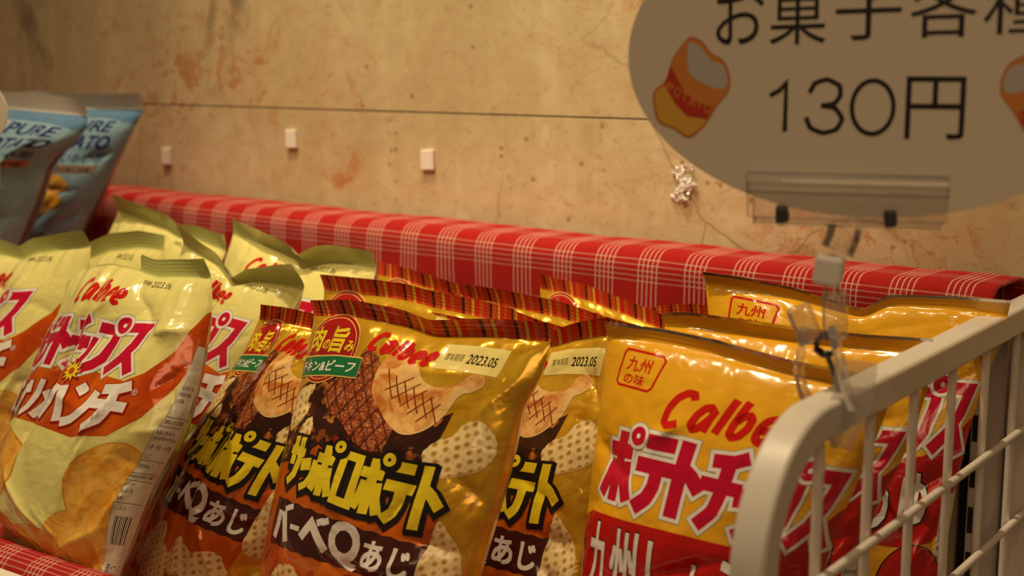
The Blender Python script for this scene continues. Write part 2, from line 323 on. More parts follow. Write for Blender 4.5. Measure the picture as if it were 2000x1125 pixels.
class Art:
    def __init__(s): s.items = []; s.k = 0
    def add(s, m, lvl, pts, faces):
        s.k += 1; s.items.append((m, lvl+(s.k % 24)*.03, np.asarray(pts, float), faces))
    def poly(s, m, lvl, pts):
        tr = geometry.tessellate_polygon([[Vector((x, y, 0)) for x, y in pts]]); s.add(m, lvl, pts, [tuple(t) for t in tr])
    def blob(s, m, lvl, pts, k=5):               # smooth closed outline
        n = len(pts); out = []
        for i in range(n):
            a, b, c, d = (np.array(pts[(i+q) % n]) for q in (-1, 0, 1, 2))
            for j in range(k):
                t = j/k; out.append(tuple(.5*((2*b)+(c-a)*t+(2*a-5*b+4*c-d)*t*t+(3*b-a-3*c+d)*t**3)))
        s.poly(m, lvl, out)
    def ell(s, m, lvl, c, r, n=40, rot=0, r0=None):
        a = np.linspace(0, 2*math.pi, n, endpoint=False); x, y = np.cos(a), np.sin(a); cr, sr = math.cos(rot), math.sin(rot)
        f = lambda q: [(c[0]+cr*q[0]*u-sr*q[1]*v, c[1]+sr*q[0]*u+cr*q[1]*v) for u, v in zip(x, y)]
        if r0 is None: s.add(m, lvl, f(r), [tuple(range(n))])
        else: s.add(m, lvl, f(r)+f(r0), [(i, (i+1) % n, n+(i+1) % n, n+i) for i in range(n)])
    def stroke(s, m, lvl, pts, w, ext=0, smooth=False, closed=False):
        if smooth: pts = spline(pts, 5)
        P = np.array(pts, float); n = len(P)
        if closed: P = np.vstack([P, P[:1]]); n += 1
        D = np.diff(P, axis=0); D /= np.linalg.norm(D, axis=1)[:, None]+1e-9
        if ext and not closed: P[0] -= D[0]*ext; P[-1] += D[-1]*ext
        N = np.stack([-D[:, 1], D[:, 0]], 1); O = np.zeros_like(P)
        for i in range(n):
            a, b = (N[max(i-1, 0)], N[min(i, n-2)]) if not closed or 0 < i < n-1 else (N[-1], N[0])
            mm = a+b; l = np.linalg.norm(mm); mm = mm/(l+1e-9); O[i] = mm*(w/2)/max(l/2, .45)
        s.add(m, lvl, np.vstack([P+O, P-O]), [(i, i+1, n+i+1, n+i) for i in range(n-1)])
    def text(s, m, lvl, body, TL, TR, BL, bold=.0):
        v, f = font_mesh(body, 0)
        if not len(v): return
        lo, hi = v.min(0)-bold, v.max(0)+bold; TL, TR, BL = map(np.array, (TL, TR, BL))
        # heavier weights: the same glyphs laid down again around a small circle
        for k in range(4 if bold > .015 else 1):
            d = bold*np.array([math.cos((k+.5)*math.pi/2), math.sin((k+.5)*math.pi/2)]) if bold > .015 else 0
            q = (v+d-lo)/(hi-lo+1e-9); s.add(m, lvl, TL+q[:, :1]*(TR-TL)+(1-q[:, 1:])*(BL-TL), f)
    def title(s, row, w, cols, top, bot, lvl, sh=0, ring=.13):
        """row: (glyph, xL, xR); top/bot: functions of x; cols: list of (material, extra width, dx, dy) bottom layer first"""
        for li, (m, ex, dx, dy) in enumerate(cols):
            for g, xl, xr in row:
                def mp(p):
                    x = xl+p[0]*(xr-xl); y = top(x)+p[1]*(bot(x)-top(x)); return (x+sh*(1-p[1])+dx, y+dy)
                ww = w if g in 'テト' else min(w, .33*(xr-xl))
                for st in GL[g]:
                    if st == 'o': continue
                    s.stroke(m, lvl+li, [mp(p) for p in (spline(st, 4) if len(st) > 3 and g in 'テチッンソ' else st)], ww+ex, ex/2)
        for li, (m, ex, dx, dy) in enumerate(cols):
            for g, xl, xr in row:
                if 'o' in GL[g]:
                    c = (xl+.86*(xr-xl)+sh, top(xl)+ring*.35*(bot(xl)-top(xl))); r = ring*(bot(xl)-top(xl))
                    s.ell(m, lvl+len(cols)+li, (c[0]+dx, c[1]+dy), (r+ex/2, r+ex/2), 24)
                    if li == len(cols)-1: s.ell(cols[-2][0], lvl+2*len(cols), c, (r*.27, r*.27), 14)
rn = random.Random(4)
def tiny(a, m, lvl, x0, x1, y, h, s): a.text(m, lvl, s, (x0, y), (x1, y), (x0, y+h), .0)
CB = {'C': [[(.95,.20),(.80,.06),(.52,.06),(.22,.24),(.10,.56),(.20,.88),(.48,.97),(.84,.86)]],
 'a': [[(.86,.42),(.62,.32),(.34,.38),(.14,.60),(.14,.84),(.34,.96),(.60,.88),(.82,.62)],[(.88,.34),(.84,.66),(.90,.97)]],
 'l': [[(.5,.0),(.5,.97)]],
 'b': [[(.16,.0),(.14,.60),(.22,.88),(.44,.97),(.70,.90),(.86,.66),(.80,.42),(.58,.33),(.34,.40),(.18,.56)]],
 'e': [[(.14,.66),(.50,.66),(.86,.58),(.82,.40),(.54,.31),(.24,.40),(.10,.64),(.22,.90),(.52,.98),(.84,.88)]]}
def calbee(a, m, lvl, x0, y0, x1, y1, slope=0, sh=4, wt=.205):
    ws = [1.3, 1.05, .5, 1.05, .98, .98]; tot = sum(ws); x = x0; H = y1-y0
    for ch, wd in zip('Calbee', ws):
        w_ = (x1-x0)*wd/tot; xl, xr = x+w_*.10, x+w_*.86
        if ch == 'l': xl, xr = x, x+w_
        for st in CB[ch]:
            a.stroke(m, lvl, [(xl+p[0]*(xr-xl)+sh*(1-p[1]), y0+p[1]*H+slope*(x-x0)) for p in st], H*wt, smooth=len(st) > 2)
        x += w_
def art_K():
    a = Art()
    a.poly('silver', 1, [(0, 0), (160, 0), (160, 1.6), (0, 1.6)])
    a.stroke('red', 1, [(21, 12.5), (45, 13.6), (47, 15.5), (43.6, 30), (41.5, 31.8), (19, 31), (17, 29), (19.6, 14)], 1.3, closed=True)
    a.text('red', 1, '九州', (23.5, 15.6), (40.5, 16.2), (22.5, 23), .022); a.text('red', 1, 'の味', (22.5, 24.2), (38, 24.6), (22, 30), .022)
    calbee(a, 'red', 1, 52, 27, 121, 46, -.06, 5)
    row = [('ポ', 22, 48), ('テ', 47, 70), ('ト', 69, 86), ('チ', 84, 105), ('ッ', 103, 119), ('プ', 118, 136), ('ス', 135, 156)]
    top = lambda x: 52.5-.035*(x-20); bot = lambda x: 89+.0*(x)
    a.title(row, 7.6, [('greyline', 4.6, 0, 0), ('white', 3.8, 0, 0), ('crimson', 0, 0, 0)], top, bot, 2)
    a.poly('banner', 1, [(0, 104), (16, 97), (60, 96), (110, 94.5), (132, 92), (150, 80), (160, 66), (160, 120), (148, 138), (130, 143), (16, 143), (0, 150)])
    a.text('black', 10, '九州しょうゆ', (19, 99.5), (141, 98.5), (19.5, 138.5), .05); a.text('white', 11, '九州しょうゆ', (19.6, 100.5), (140, 99.5), (20, 137.5), .035)
    a.ell('banner', 12, (138, 165), (22, 24)); a.ell('black', 11, (138, 165), (22.8, 24.8))
    for c in ((60, 185), (20, 170), (95, 178)): a.ell('chiprim', 1, c, (30, 22), rot=.3); a.ell('chip', 2, c, (28.5, 20.5), rot=.3)
    a.poly('panel', 3, [(151, 116), (160, 108), (160, 212), (150, 212)])
    for i in range(16): tiny(a, 'black', 5, 152, 159.5, 124+i*5.2, 2.6, rn.choice(['名称', '原材料', '内容量', '賞味期限', '保存方法', '製造者']))
    return a
def lat(a, pts):
    P = []; n = len(pts)
    for i in range(n):
        p0, p1, p2, p3 = (np.array(pts[(i+q) % n], float) for q in (-1, 0, 1, 2)); k = 6
        for j in range(k):
            t = j/k; P.append(.5*((2*p1)+(p2-p0)*t+(2*p0-5*p1+4*p2-p3)*t*t+(3*p1-p0-3*p2+p3)*t**3))
    P = np.array(P); d = np.roll(P, -1, 0)-np.roll(P, 1, 0); N = np.stack([d[:, 1], -d[:, 0]], 1)/(np.linalg.norm(d, axis=1)[:, None]+1e-9)
    s_ = np.cumsum(np.linalg.norm(P-np.roll(P, 1, 0), axis=1)); P = P+N*(.75*np.abs(np.sin(s_*math.pi/4.6))-.3)[:, None]
    a.poly('latedge', 3, [(x+.5, y+1.1) for x, y in P]); a.poly('lattice', 4, P.tolist())
def art_S():
    a = Art()
    a.poly('orange', 1, [(0, 84), (20, 84), (100, 78), (112, 92), (131, 104), (133, 140), (126, 160), (118, 212), (0, 212)])
    a.poly('coal', 2, [(0, 62), (18, 50), (34, 44), (60, 40), (90, 56), (104, 46), (112, 60), (122, 54), (118, 72), (112, 86), (104, 88), (96, 80), (72, 92), (50, 82), (36, 92), (14, 96), (0, 92)])
    a.ell('goldline', 8, (29, 28.5), (22.6, 20.6)); a.ell('deepred', 9, (29, 28.5), (21.9, 19.9)); a.ell('goldline', 10, (29, 28.5), (20.2, 18.4), r0=(19.7, 17.9))
    a.text('yellow', 12, '肉', (10.5, 16.5), (23.5, 16), (9.5, 31.5), .035); a.text('yellow', 12, 'の', (24, 23.5), (30, 23.5), (23.6, 29.5), .03)
    a.text('yellow', 12, '旨', (30.5, 15.5), (42, 15.5), (30, 31), .035); a.text('yellow', 12, 'み', (42.6, 23), (48.5, 23), (42.4, 29.5), .03)
    a.poly('goldline', 12, [(3.5, 34.2), (57, 31), (58.8, 43.3), (2, 46.6)]); a.poly('green', 14, [(3.9, 35), (56.8, 31.8), (58.4, 42.6), (2.6, 45.8)])
    a.text('white', 15, 'チキン&ビーフ', (7, 37), (55, 34), (6.5, 43.6), .03)
    calbee(a, 'red', 8, 55, 15.5, 96, 26, .06, 4, .25)
    a.poly('label', 3, [(97.5, 14.6), (137, 16.6), (136, 32), (97, 29.5)])
    a.text('black', 4, '賞味期限', (101, 20), (112, 20.6), (101, 24.5), .012); a.text('black', 4, '2023.05', (114.5, 20.4), (132, 21.4), (114.2, 26), .02)
    a.blob('steak', 4, [(56, 26), (64, 27), (72, 36), (80, 48), (89, 56), (93, 68), (90, 78), (82, 80), (72, 77), (60, 68), (46, 62), (40, 53), (46, 44), (54, 38)])
    ck = [(70, 33), (73, 26), (79, 24), (88, 27), (97, 37), (107, 41), (116, 38), (122, 32.5), (128, 32), (130.5, 37), (126, 41.5), (121, 44), (117, 55), (108, 65), (98, 68), (88, 63), (80, 56), (73, 49), (70, 40)]
    a.blob('chickrim', 5, [(x+.7, y+.6) for x, y in ck]); a.blob('chicken', 6, ck)
    for i in range(6): a.stroke('grill', 8, [(76+i*6.2, 34+i*2.6), (86+i*5.6, 50+i*2.2)], .75)
    for i in range(5): a.stroke('grill', 8, [(92+i*5.4, 36+i*3.6), (80+i*5.8, 46+i*3.8)], .75)
    lat(a, [(113, 77), (118, 70), (125, 67), (130, 60), (138, 57), (146, 61), (151, 66), (152, 74), (146, 81), (136, 85), (125, 88), (117, 85)])
    lat(a, [(8, 58), (18, 52), (30, 50), (26, 58), (30, 64), (24, 72), (14, 76), (8, 70)])
    lat(a, [(30, 74), (36, 68), (40, 74), (36, 82), (30, 84)])
    lat(a, [(132, 112), (139, 117), (148, 126), (153, 140), (148, 152), (134, 155), (127, 148), (129, 128)])
    for px, py, r, q in ((30, 170, 17, .3), (56, 178, 19, -.2), (84, 168, 15, .5), (44, 158, 13, .1), (108, 172, 17, .2), (20, 195, 15, 0), (70, 200, 18, .4), (110, 200, 16, 0)):
        lat(a, [(px+r*(1+.18*math.sin(3*k+px))*math.cos(k+q), py+r*.72*(1+.15*math.cos(2*k+py))*math.sin(k+q)) for k in np.linspace(0, 2*math.pi, 9, endpoint=False)])
    a.blob('black', 10, [(57.5+(9 if k % 2 == 0 else 5.4)*math.cos(k*math.pi/6+.2)+7, 81.5+(9.5 if k % 2 == 0 else 6)*math.sin(k*math.pi/6+.2)) for k in range(12)], 2)
    a.poly('starred', 11, [(64.5+(8 if k % 2 == 0 else 4.4)*math.cos(k*math.pi/5+.3), 81.5+(8 if k % 2 == 0 else 4.4)*math.sin(k*math.pi/5+.3)) for k in range(10)])
    row = [('サ', 27, 41.5), ('ッ', 40.5, 53), ('ポ', 52, 68), ('ロ', 68.5, 82.5), ('ポ', 82.5, 99.5), ('テ', 98, 114), ('ト', 115, 131)]
    top = lambda x: 78.5+.055*(x-28); bot = lambda x: 104.5+.145*(x-28)
    a.title(row, 5.8, [('black', 4.6, 1.0, 1.2), ('black', 3.6, 0, 0), ('yellow', 0, 0, 0)], top, bot, 12, ring=.12)
    a.poly('brown', 3, [(26, 113.5)]+[(26+i*5.2, 113.5+i*.62+(.5 if i % 2 else -.4)) for i in range(1, 20)]+[(130, 124), (128, 130), (129, 136), (126, 148)]+[(126-i*5.2, 148-i*.42+(.5 if i % 2 else -.4)) for i in range(1, 20)]+[(22, 140), (24, 128)])
    rw = [('バ', 28, 42), ('ー', 43.5, 52), ('ベ', 53, 72)]
    a.title(rw, 4.9, [('white', 0, 0, 0)], lambda x: 116.5+.08*(x-28), lambda x: 137+.08*(x-28), 4)
    a.text('white', 5, 'Q', (73, 118), (94, 120), (72.5, 144), .045)
    a.text('white', 5, 'あじ', (95, 126), (124, 129), (94.6, 142.5), .04)
    return a
def art_C():
    a = Art()
    a.text('black', 1, '賞味期限', (96, 14.2), (104, 15.2), (95.6, 17.4), .01); a.text('black', 1, '2023.06', (105, 14.6), (121, 16.2), (104.4, 19), .015)
    calbee(a, 'red', 1, 40, 21, 88, 35, -.02, 6)
    row = [('ポ', 12, 31), ('テ', 28, 43), ('ト', 42, 54), ('チ', 53, 70), ('ッ', 67, 79), ('プ', 77, 96), ('ス', 95, 117)]
    top = lambda x: 45-.02*(x-10); bot = lambda x: 73+.03*(x-10)
    a.poly('swoosh', 1, [(0, 86), (30, 76), (75, 73), (116, 80), (128, 74), (144, 58), (156, 37), (160, 32), (160, 58), (152, 76), (136, 100), (120, 114), (96, 117), (60, 111), (24, 106), (0, 110)])
    a.title(row, 6.4, [('greyline', 4.4, 0, 0), ('white', 3.6, 0, 0), ('crimson', 0, 0, 0)], top, bot, 3, sh=3, ring=.17)
    row = [('コ', 8, 20), ('ン', 21, 34), ('ソ', 34, 46), ('メ', 46, 60), ('パ', 61, 80), ('ン', 81, 99), ('チ', 98, 122)]
    a.title(row, 6.2, [('deepred', 1.6, .3, .3), ('white', 0, 0, 0)], lambda x: 81+.0*x, lambda x: 101+.10*x, 12, sh=3, ring=.0)
    st = [(74+(8.6 if k % 2 == 0 else 4.6)*math.cos(k*math.pi/11), 77.5+(8.6 if k % 2 == 0 else 4.6)*math.sin(k*math.pi/11)) for k in range(22)]
    a.poly('deepred', 18, st); a.poly('yellow', 19, [(74+(x-74)*.8, 77.5+(y-77.5)*.8) for x, y in st]); a.ell('swoosh', 20, (74, 77.5), (2.2, 2.2), 12)
    a.ell('white', 12, (126, 86), (1.9, 1.9), 16, r0=(1.55, 1.55)); a.text('white', 12, 'R', (125.2, 85), (126.9, 85), (125.2, 87), .02)
    for c, r, q in (((26, 134), (34, 22), .4), ((134, 148), (28, 32), -.5), ((20, 176), (30, 22), .2), ((66, 196), (34, 20), -.2), ((122, 190), (36, 28), .4)):
        a.ell('chiprim', 1, c, r, rot=q); a.ell('chip', 2, (c[0]-.5, c[1]-.5), (r[0]-1.2, r[1]-1.2), rot=q)
    a.stroke('greyline', 4, [(157.5, 50), (151, 92), (147, 120), (143, 170), (142, 212)], .5)
    a.poly('panel', 3, [(160, 54), (157.5, 54), (151, 92), (147, 120), (143, 170), (142, 212), (160, 212)])
    t = [(78, '本品に含まれる'), (82, '原材料名'), (86, '内容量'), (99, '取扱上の注意'), (106, '本品に含まれ'), (110, '(特定原材料)'), (115, '小麦・牛肉・大豆'), (121, 'りんご'), (128, '工場で製造して'), (135, '栄養成分表示(1袋'), (140, 'エネルギー'), (144.5, 'たんぱく質'), (149, '脂質'), (155, 'じゃがいも')]
    for y, s_ in t:
        x0 = max(144, 151-(y-92)*.145)+1; hh = 3.4 if y in (115, 121) else 2.6
        x1 = min(x0+1.45*len(s_), 159.5); a.text('black', 5, s_, (x0, y), (x1, y), (x0, y+hh), .012)
    for y in (97.5, 103.5, 125.5, 134, 139, 153): a.stroke('black', 5, [(max(144, 151-(y-92)*.145)+.6, y), (159.6, y)], .3)
    for i in range(9): a.stroke('black', 5, [(147+i*1.25, 161), (147+i*1.25, 178)], [.4, .8, .3, .6, .4][i % 5])
    a.text('black', 5, '開け口', (146.5, 190), (156, 190), (146.5, 197), .015)
    return a
def art_B():
    a = Art()
    a.poly('midblue', 1, [(0, 12.6), (160, 12.6), (160, 27), (120, 21), (80, 20), (30, 22), (0, 28)])
    a.poly('white', 2, [(74, 22.5), (82, 22.5), (82, 31), (74, 31)]); a.poly('copper', 3, [(75, 23.5), (81, 23.5), (81, 30), (75, 30)])
    a.text('navy', 2, 'PURE', (86, 22.5), (138, 24.5), (84.5, 33.5), .025); a.text('navy', 2, 'POTATO', (70, 37), (145, 38.5), (69, 50.5), .035)
    a.text('navy', 2, 'じゃがいも心地', (72, 54), (145, 55.5), (71, 64), .02)
    a.poly('copper', 2, [(70, 66.5), (146, 67.5), (145, 75.5), (69, 75)]); a.text('brown', 3, 'オホーツクの塩と岩塩', (76, 68.8), (140, 69.6), (76, 73.5), .02)
    for c, r, q in (((112, 84), (15, 7), .4), ((104, 94), (16, 8), -.3), ((112, 101), (15, 8), .2), ((103, 108), (12, 7), .1)):
        a.ell('darkchip', 2, (c[0]+.8, c[1]+1.4), r, rot=q); a.ell('chip', 3, c, (r[0]-.5, r[1]-.8), rot=q)
    a.blob('paleblue', 1, [(0, 120), (60, 112), (100, 130), (150, 118), (160, 130), (160, 212), (0, 212)])
    return a
ARTS = dict(K=art_K(), S=art_S(), C=art_C(), B=art_B())
NAMES = dict(K='k', S='s', C='c', B='b')
def split_soup(T, A, val, lines):
    """cut every triangle of the soup T (n,3,2) along the given parallel lines; val gives the coordinate that is cut"""
    for _ in range(12):
        v = val(T); lo = np.searchsorted(lines, v.min(1)+1e-7); hi = np.searchsorted(lines, v.max(1)-1e-7)
        sp = hi > lo
        if not sp.any(): break
        c = lines[((lo+hi)//2)[sp]] ; S = T[sp]; sv = v[sp]-c[:, None]; pos = sv > 0; n1 = pos.sum(1)
        odd = np.where(n1 == 1, pos.argmax(1), (~pos).argmax(1)); r_ = np.arange(len(S))
        P = [S[r_, (odd+k) % 3] for k in range(3)]; q = [sv[r_, (odd+k) % 3] for k in range(3)]
        ab = P[0]+(P[1]-P[0])*(q[0]/(q[0]-q[1]))[:, None]; ac = P[0]+(P[2]-P[0])*(q[0]/(q[0]-q[2]))[:, None]
        T = np.concatenate([T[~sp], np.stack([P[0], ab, ac], 1), np.stack([ab, P[1], P[2]], 1), np.stack([ab, P[2], ac], 1)])
        A = np.concatenate([A[~sp], A[sp], A[sp], A[sp]])
        x, y = T[..., 0], T[..., 1]; ar = np.abs((x[:, 1]-x[:, 0])*(y[:, 2]-y[:, 0])-(x[:, 2]-x[:, 0])*(y[:, 1]-y[:, 0])); k = ar > 1e-12
        T = T[k]; A = A[k]
    return T, A
_cut = {}
def cut_art(typ, nu, nv, ymax):
    """the flat artwork sliced along the triangles of the bag's own mesh"""
    k = (typ, nu, nv, ymax)
    if k in _cut: return _cut[k]
    VS = VST[typ]
    vs = np.r_[np.linspace(0, VS, 6)[:-1], np.linspace(VS, 1-VS, nv-9), np.linspace(1-VS, 1, 6)[1:]]; NR = len(vs)-1
    mats = []; T = []; A = []
    for m, lvl, pts, faces in ARTS[typ].items:
        if m not in mats: mats.append(m)
        if pts[:, 1].min() > ymax: continue
        p = pts/np.array([AW, AH])
        for f in faces:
            for q in range(1, len(f)-1): T.append(p[[f[0], f[q], f[q+1]]]); A.append((mats.index(m), lvl))
    T = np.array(T); A = np.array(A); T, A = split_soup(T, A, lambda t: t[..., 1], np.array([VS, 1-VS]))
    T = np.stack([T[..., 0]*nu, np.interp(T[..., 1], vs, np.arange(NR+1.))], 2)
    outT, outA, outC = [], [], []
    for q in range(0, len(T), 4000):
        t, a_ = T[q:q+4000], A[q:q+4000]; lo = np.floor(t.min(1)+1e-6).astype(int); hi = np.ceil(t.max(1)-1e-6).astype(int)-1
        lo = np.maximum(lo, 0); hi = np.minimum(hi, [nu-1, NR-1]); w_ = np.maximum(hi-lo+1, 0); cnt = w_[:, 0]*w_[:, 1]
        src = np.repeat(np.arange(len(t)), cnt); k_ = np.arange(len(src))-np.repeat(np.cumsum(cnt)-cnt, cnt)
        ci = lo[src, 0]+k_ % np.maximum(w_[src, 0], 1); cj = lo[src, 1]+k_//np.maximum(w_[src, 0], 1); cell = np.stack([ci, cj], 1)
        base = t[src]-cell[:, None, :]
        for half in (0, 1):
            pl = ((1, 0, 0), (0, -1, 1), (-1, 1, 0)) if half else ((0, 1, 0), (-1, 0, 1), (1, -1, 0))
            P = np.zeros((len(src), 7, 2)); P[:, :3] = base; n = np.full(len(src), 3); idx = np.arange(len(src))
            for (pa, pb, pc) in pl:
                d = P[..., 0]*pa+P[..., 1]*pb+pc; O = np.zeros_like(P); m_ = np.zeros(len(P), int); ar_ = np.arange(len(P))
                for s_ in range(6):
                    act = s_ < n; nx = np.where(s_+1 < n, s_+1, 0); d0, d1 = d[:, s_], d[ar_, nx]; p0, p1 = P[:, s_], P[ar_, nx]
                    ins = act & (d0 >= 0); w = ar_[ins]; O[w, m_[w]] = p0[w]; m_[w] += 1
                    cr = act & ((d0 >= 0) != (d1 >= 0)); w = ar_[cr]; tt = d0[w]/(d0[w]-d1[w]); O[w, m_[w]] = p0[w]+(p1[w]-p0[w])*tt[:, None]; m_[w] += 1
                kp = m_ >= 3; P = O[kp]; n = m_[kp]; idx = idx[kp]
            for s_ in range(1, 5):
                kp = n > s_+1
                if not kp.any(): break
                tr = np.stack([P[kp, 0], P[kp, s_], P[kp, s_+1]], 1); ar = (tr[:, 1, 0]-tr[:, 0, 0])*(tr[:, 2, 1]-tr[:, 0, 1])-(tr[:, 2, 0]-tr[:, 0, 0])*(tr[:, 1, 1]-tr[:, 0, 1])
                g = np.abs(ar) > 2e-5; tr = tr[g]; tr[ar[g] > 0] = tr[ar[g] > 0][:, ::-1]
                outT.append(tr+cell[idx[kp][g]][:, None, :]); outA.append(a_[src[idx[kp][g]]]); outC.append(np.c_[cell[idx[kp][g]], np.full(g.sum(), half)])
    T = np.concatenate(outT); A = np.concatenate(outA); CC = np.concatenate(outC)
    _cut[k] = (T, A, mats, NR, CC); return _cut[k]
def new_mesh(name, V, F, MI, mats, uv, nrm, parent=None):
    """F: (n,3) array of triangles"""
    me = bpy.data.meshes.new(name); n = len(F); me.vertices.add(len(V)); me.vertices.foreach_set('co', V.astype(np.float32).ravel())
    me.loops.add(3*n); me.polygons.add(n); me.loops.foreach_set('vertex_index', F.astype(np.int32).ravel())
    me.polygons.foreach_set('loop_start', np.arange(0, 3*n, 3, dtype=np.int32))
    for m in mats: me.materials.append(m)
    me.update(calc_edges=True)
    me.polygons.foreach_set('material_index', MI.astype(np.int32)); me.polygons.foreach_set('use_smooth', np.ones(n, bool))
    l = me.uv_layers.new(name='UVMap'); l.data.foreach_set('uv', uv[F.ravel()].astype(np.float32).ravel())
    me.update(); me.normals_split_custom_set_from_vertices(nrm.tolist())
    o = bpy.data.objects.new(name, me); C.objects.link(o)
    if parent: o.parent = parent
    return o
def grid_normals(P):
    du = np.gradient(P, axis=1); dv = np.gradient(P, axis=0); n = np.cross(dv, du); return n/(np.linalg.norm(n, axis=2)[..., None]+1e-12)
LV = .00003
def build_bag(b, name, label, cat, group, fine=False):
    nu, nv = (100, 138) if fine else (64, 90)
    us, vs, F, Bk, n = bag_grid(b, nu, nv)
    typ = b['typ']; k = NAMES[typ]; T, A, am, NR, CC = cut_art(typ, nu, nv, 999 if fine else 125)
    N = grid_normals(F); NB = -grid_normals(Bk)
    if (N@n).mean() < 0: N = -N; NB = -NB
    U, V = np.meshgrid(us*AW, vs*AH); W = nu+1; off = (NR+1)*W; js = 5; je = NR-5
    I, J = np.meshgrid(np.arange(nu), np.arange(NR)); I = I.ravel(); J = J.ravel(); a = J*W+I; c = a+off
    seal = ((J < js) | (J >= je)).astype(int); two = np.full_like(seal, 2)
    tri = [np.stack(q, 1) for q in ((a, a+W, a+W+1), (a, a+W+1, a+1), (c, c+W+1, c+W), (c, c+1, c+W+1))]
    rows = [J]*4; mis = [seal, seal, two, two]
    j = np.arange(NR); sl = ((j < js) | (j >= je)).astype(int)
    for i, fl in ((0, 0), (nu, 1)):
        p = j*W+i; q = (p, p+off, p+W+off, p+W) if fl == 0 else (p, p+W, p+W+off, p+off)
        tri += [np.stack([q[0], q[1], q[2]], 1), np.stack([q[0], q[2], q[3]], 1)]; rows += [j, j]; mis += [sl, sl]
    i = np.arange(nu)
    for jj in (0, NR):
        p = jj*W+i; q = (p, p+1, p+1+off, p+off) if jj == 0 else (p, p+off, p+1+off, p+1); z = np.full(nu, min(jj, NR-1))
        tri += [np.stack([q[0], q[1], q[2]], 1), np.stack([q[0], q[2], q[3]], 1)]; rows += [z, z]; mis += [np.full(nu, 1 if jj else 2)]*2
    # the artwork rides on the front triangles
    ii, jj = CC[:, 0], CC[:, 1]; lo = (CC[:, 2] == 1)[:, None]; x = T[..., 0]-ii[:, None]; y = T[..., 1]-jj[:, None]
    w00 = np.where(lo, 1-y, 1-x); w11 = np.where(lo, x, y); w01 = np.where(lo, y-x, 0); w10 = np.where(lo, 0, x-y)
    def interp(G):
        g = lambda dj, di: G[jj+dj, ii+di][:, None, :]
        return w00[..., None]*g(0, 0)+w10[..., None]*g(0, 1)+w01[..., None]*g(1, 0)+w11[..., None]*g(1, 1)
    Q = interp(N); Q /= np.linalg.norm(Q, axis=2)[..., None]; P = interp(F)+Q*(LV*(1+A[:, 1]))[:, None, None]; UVa = interp(np.stack([U, V], 2))
    nb = 2*off; nA = len(T); tri.append((nb+np.arange(3*nA)).reshape(-1, 3)); rows.append(jj); mis.append(3+A[:, 0].astype(int))
    allV = np.vstack([F.reshape(-1, 3), Bk.reshape(-1, 3), P.reshape(-1, 3)]); allN = np.vstack([N.reshape(-1, 3), NB.reshape(-1, 3), Q.reshape(-1, 3)])
    uvs = np.vstack([np.stack([U, V], 2).reshape(-1, 2), np.stack([U+300, V], 2).reshape(-1, 2), UVa.reshape(-1, 2)])
    faces = np.vstack(tri); row = np.concatenate(rows); mi = np.concatenate(mis); names = [k+'_body', k+'_seal', k+'_back']+am
    cen = allV[:off].mean(0); root = None
    for pn, sel in ((name, (row >= js) & (row < je)), ('top_seal', row < js), ('bottom_seal', row >= je)):
        ff = faces[sel]; used, inv = np.unique(ff, return_inverse=True); um, mr = np.unique(mi[sel], return_inverse=True)
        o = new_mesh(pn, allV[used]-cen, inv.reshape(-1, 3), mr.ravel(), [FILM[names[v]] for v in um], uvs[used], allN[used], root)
        if root is None: root = o; o.location = cen; tag(o, label, cat, group)
    return root
def tag(o, label=None, cat=None, group=None, kind=None):
    if label: o['label'] = label
    if cat: o['category'] = cat
    if group: o['group'] = group
    if kind: o['kind'] = kind
    return o
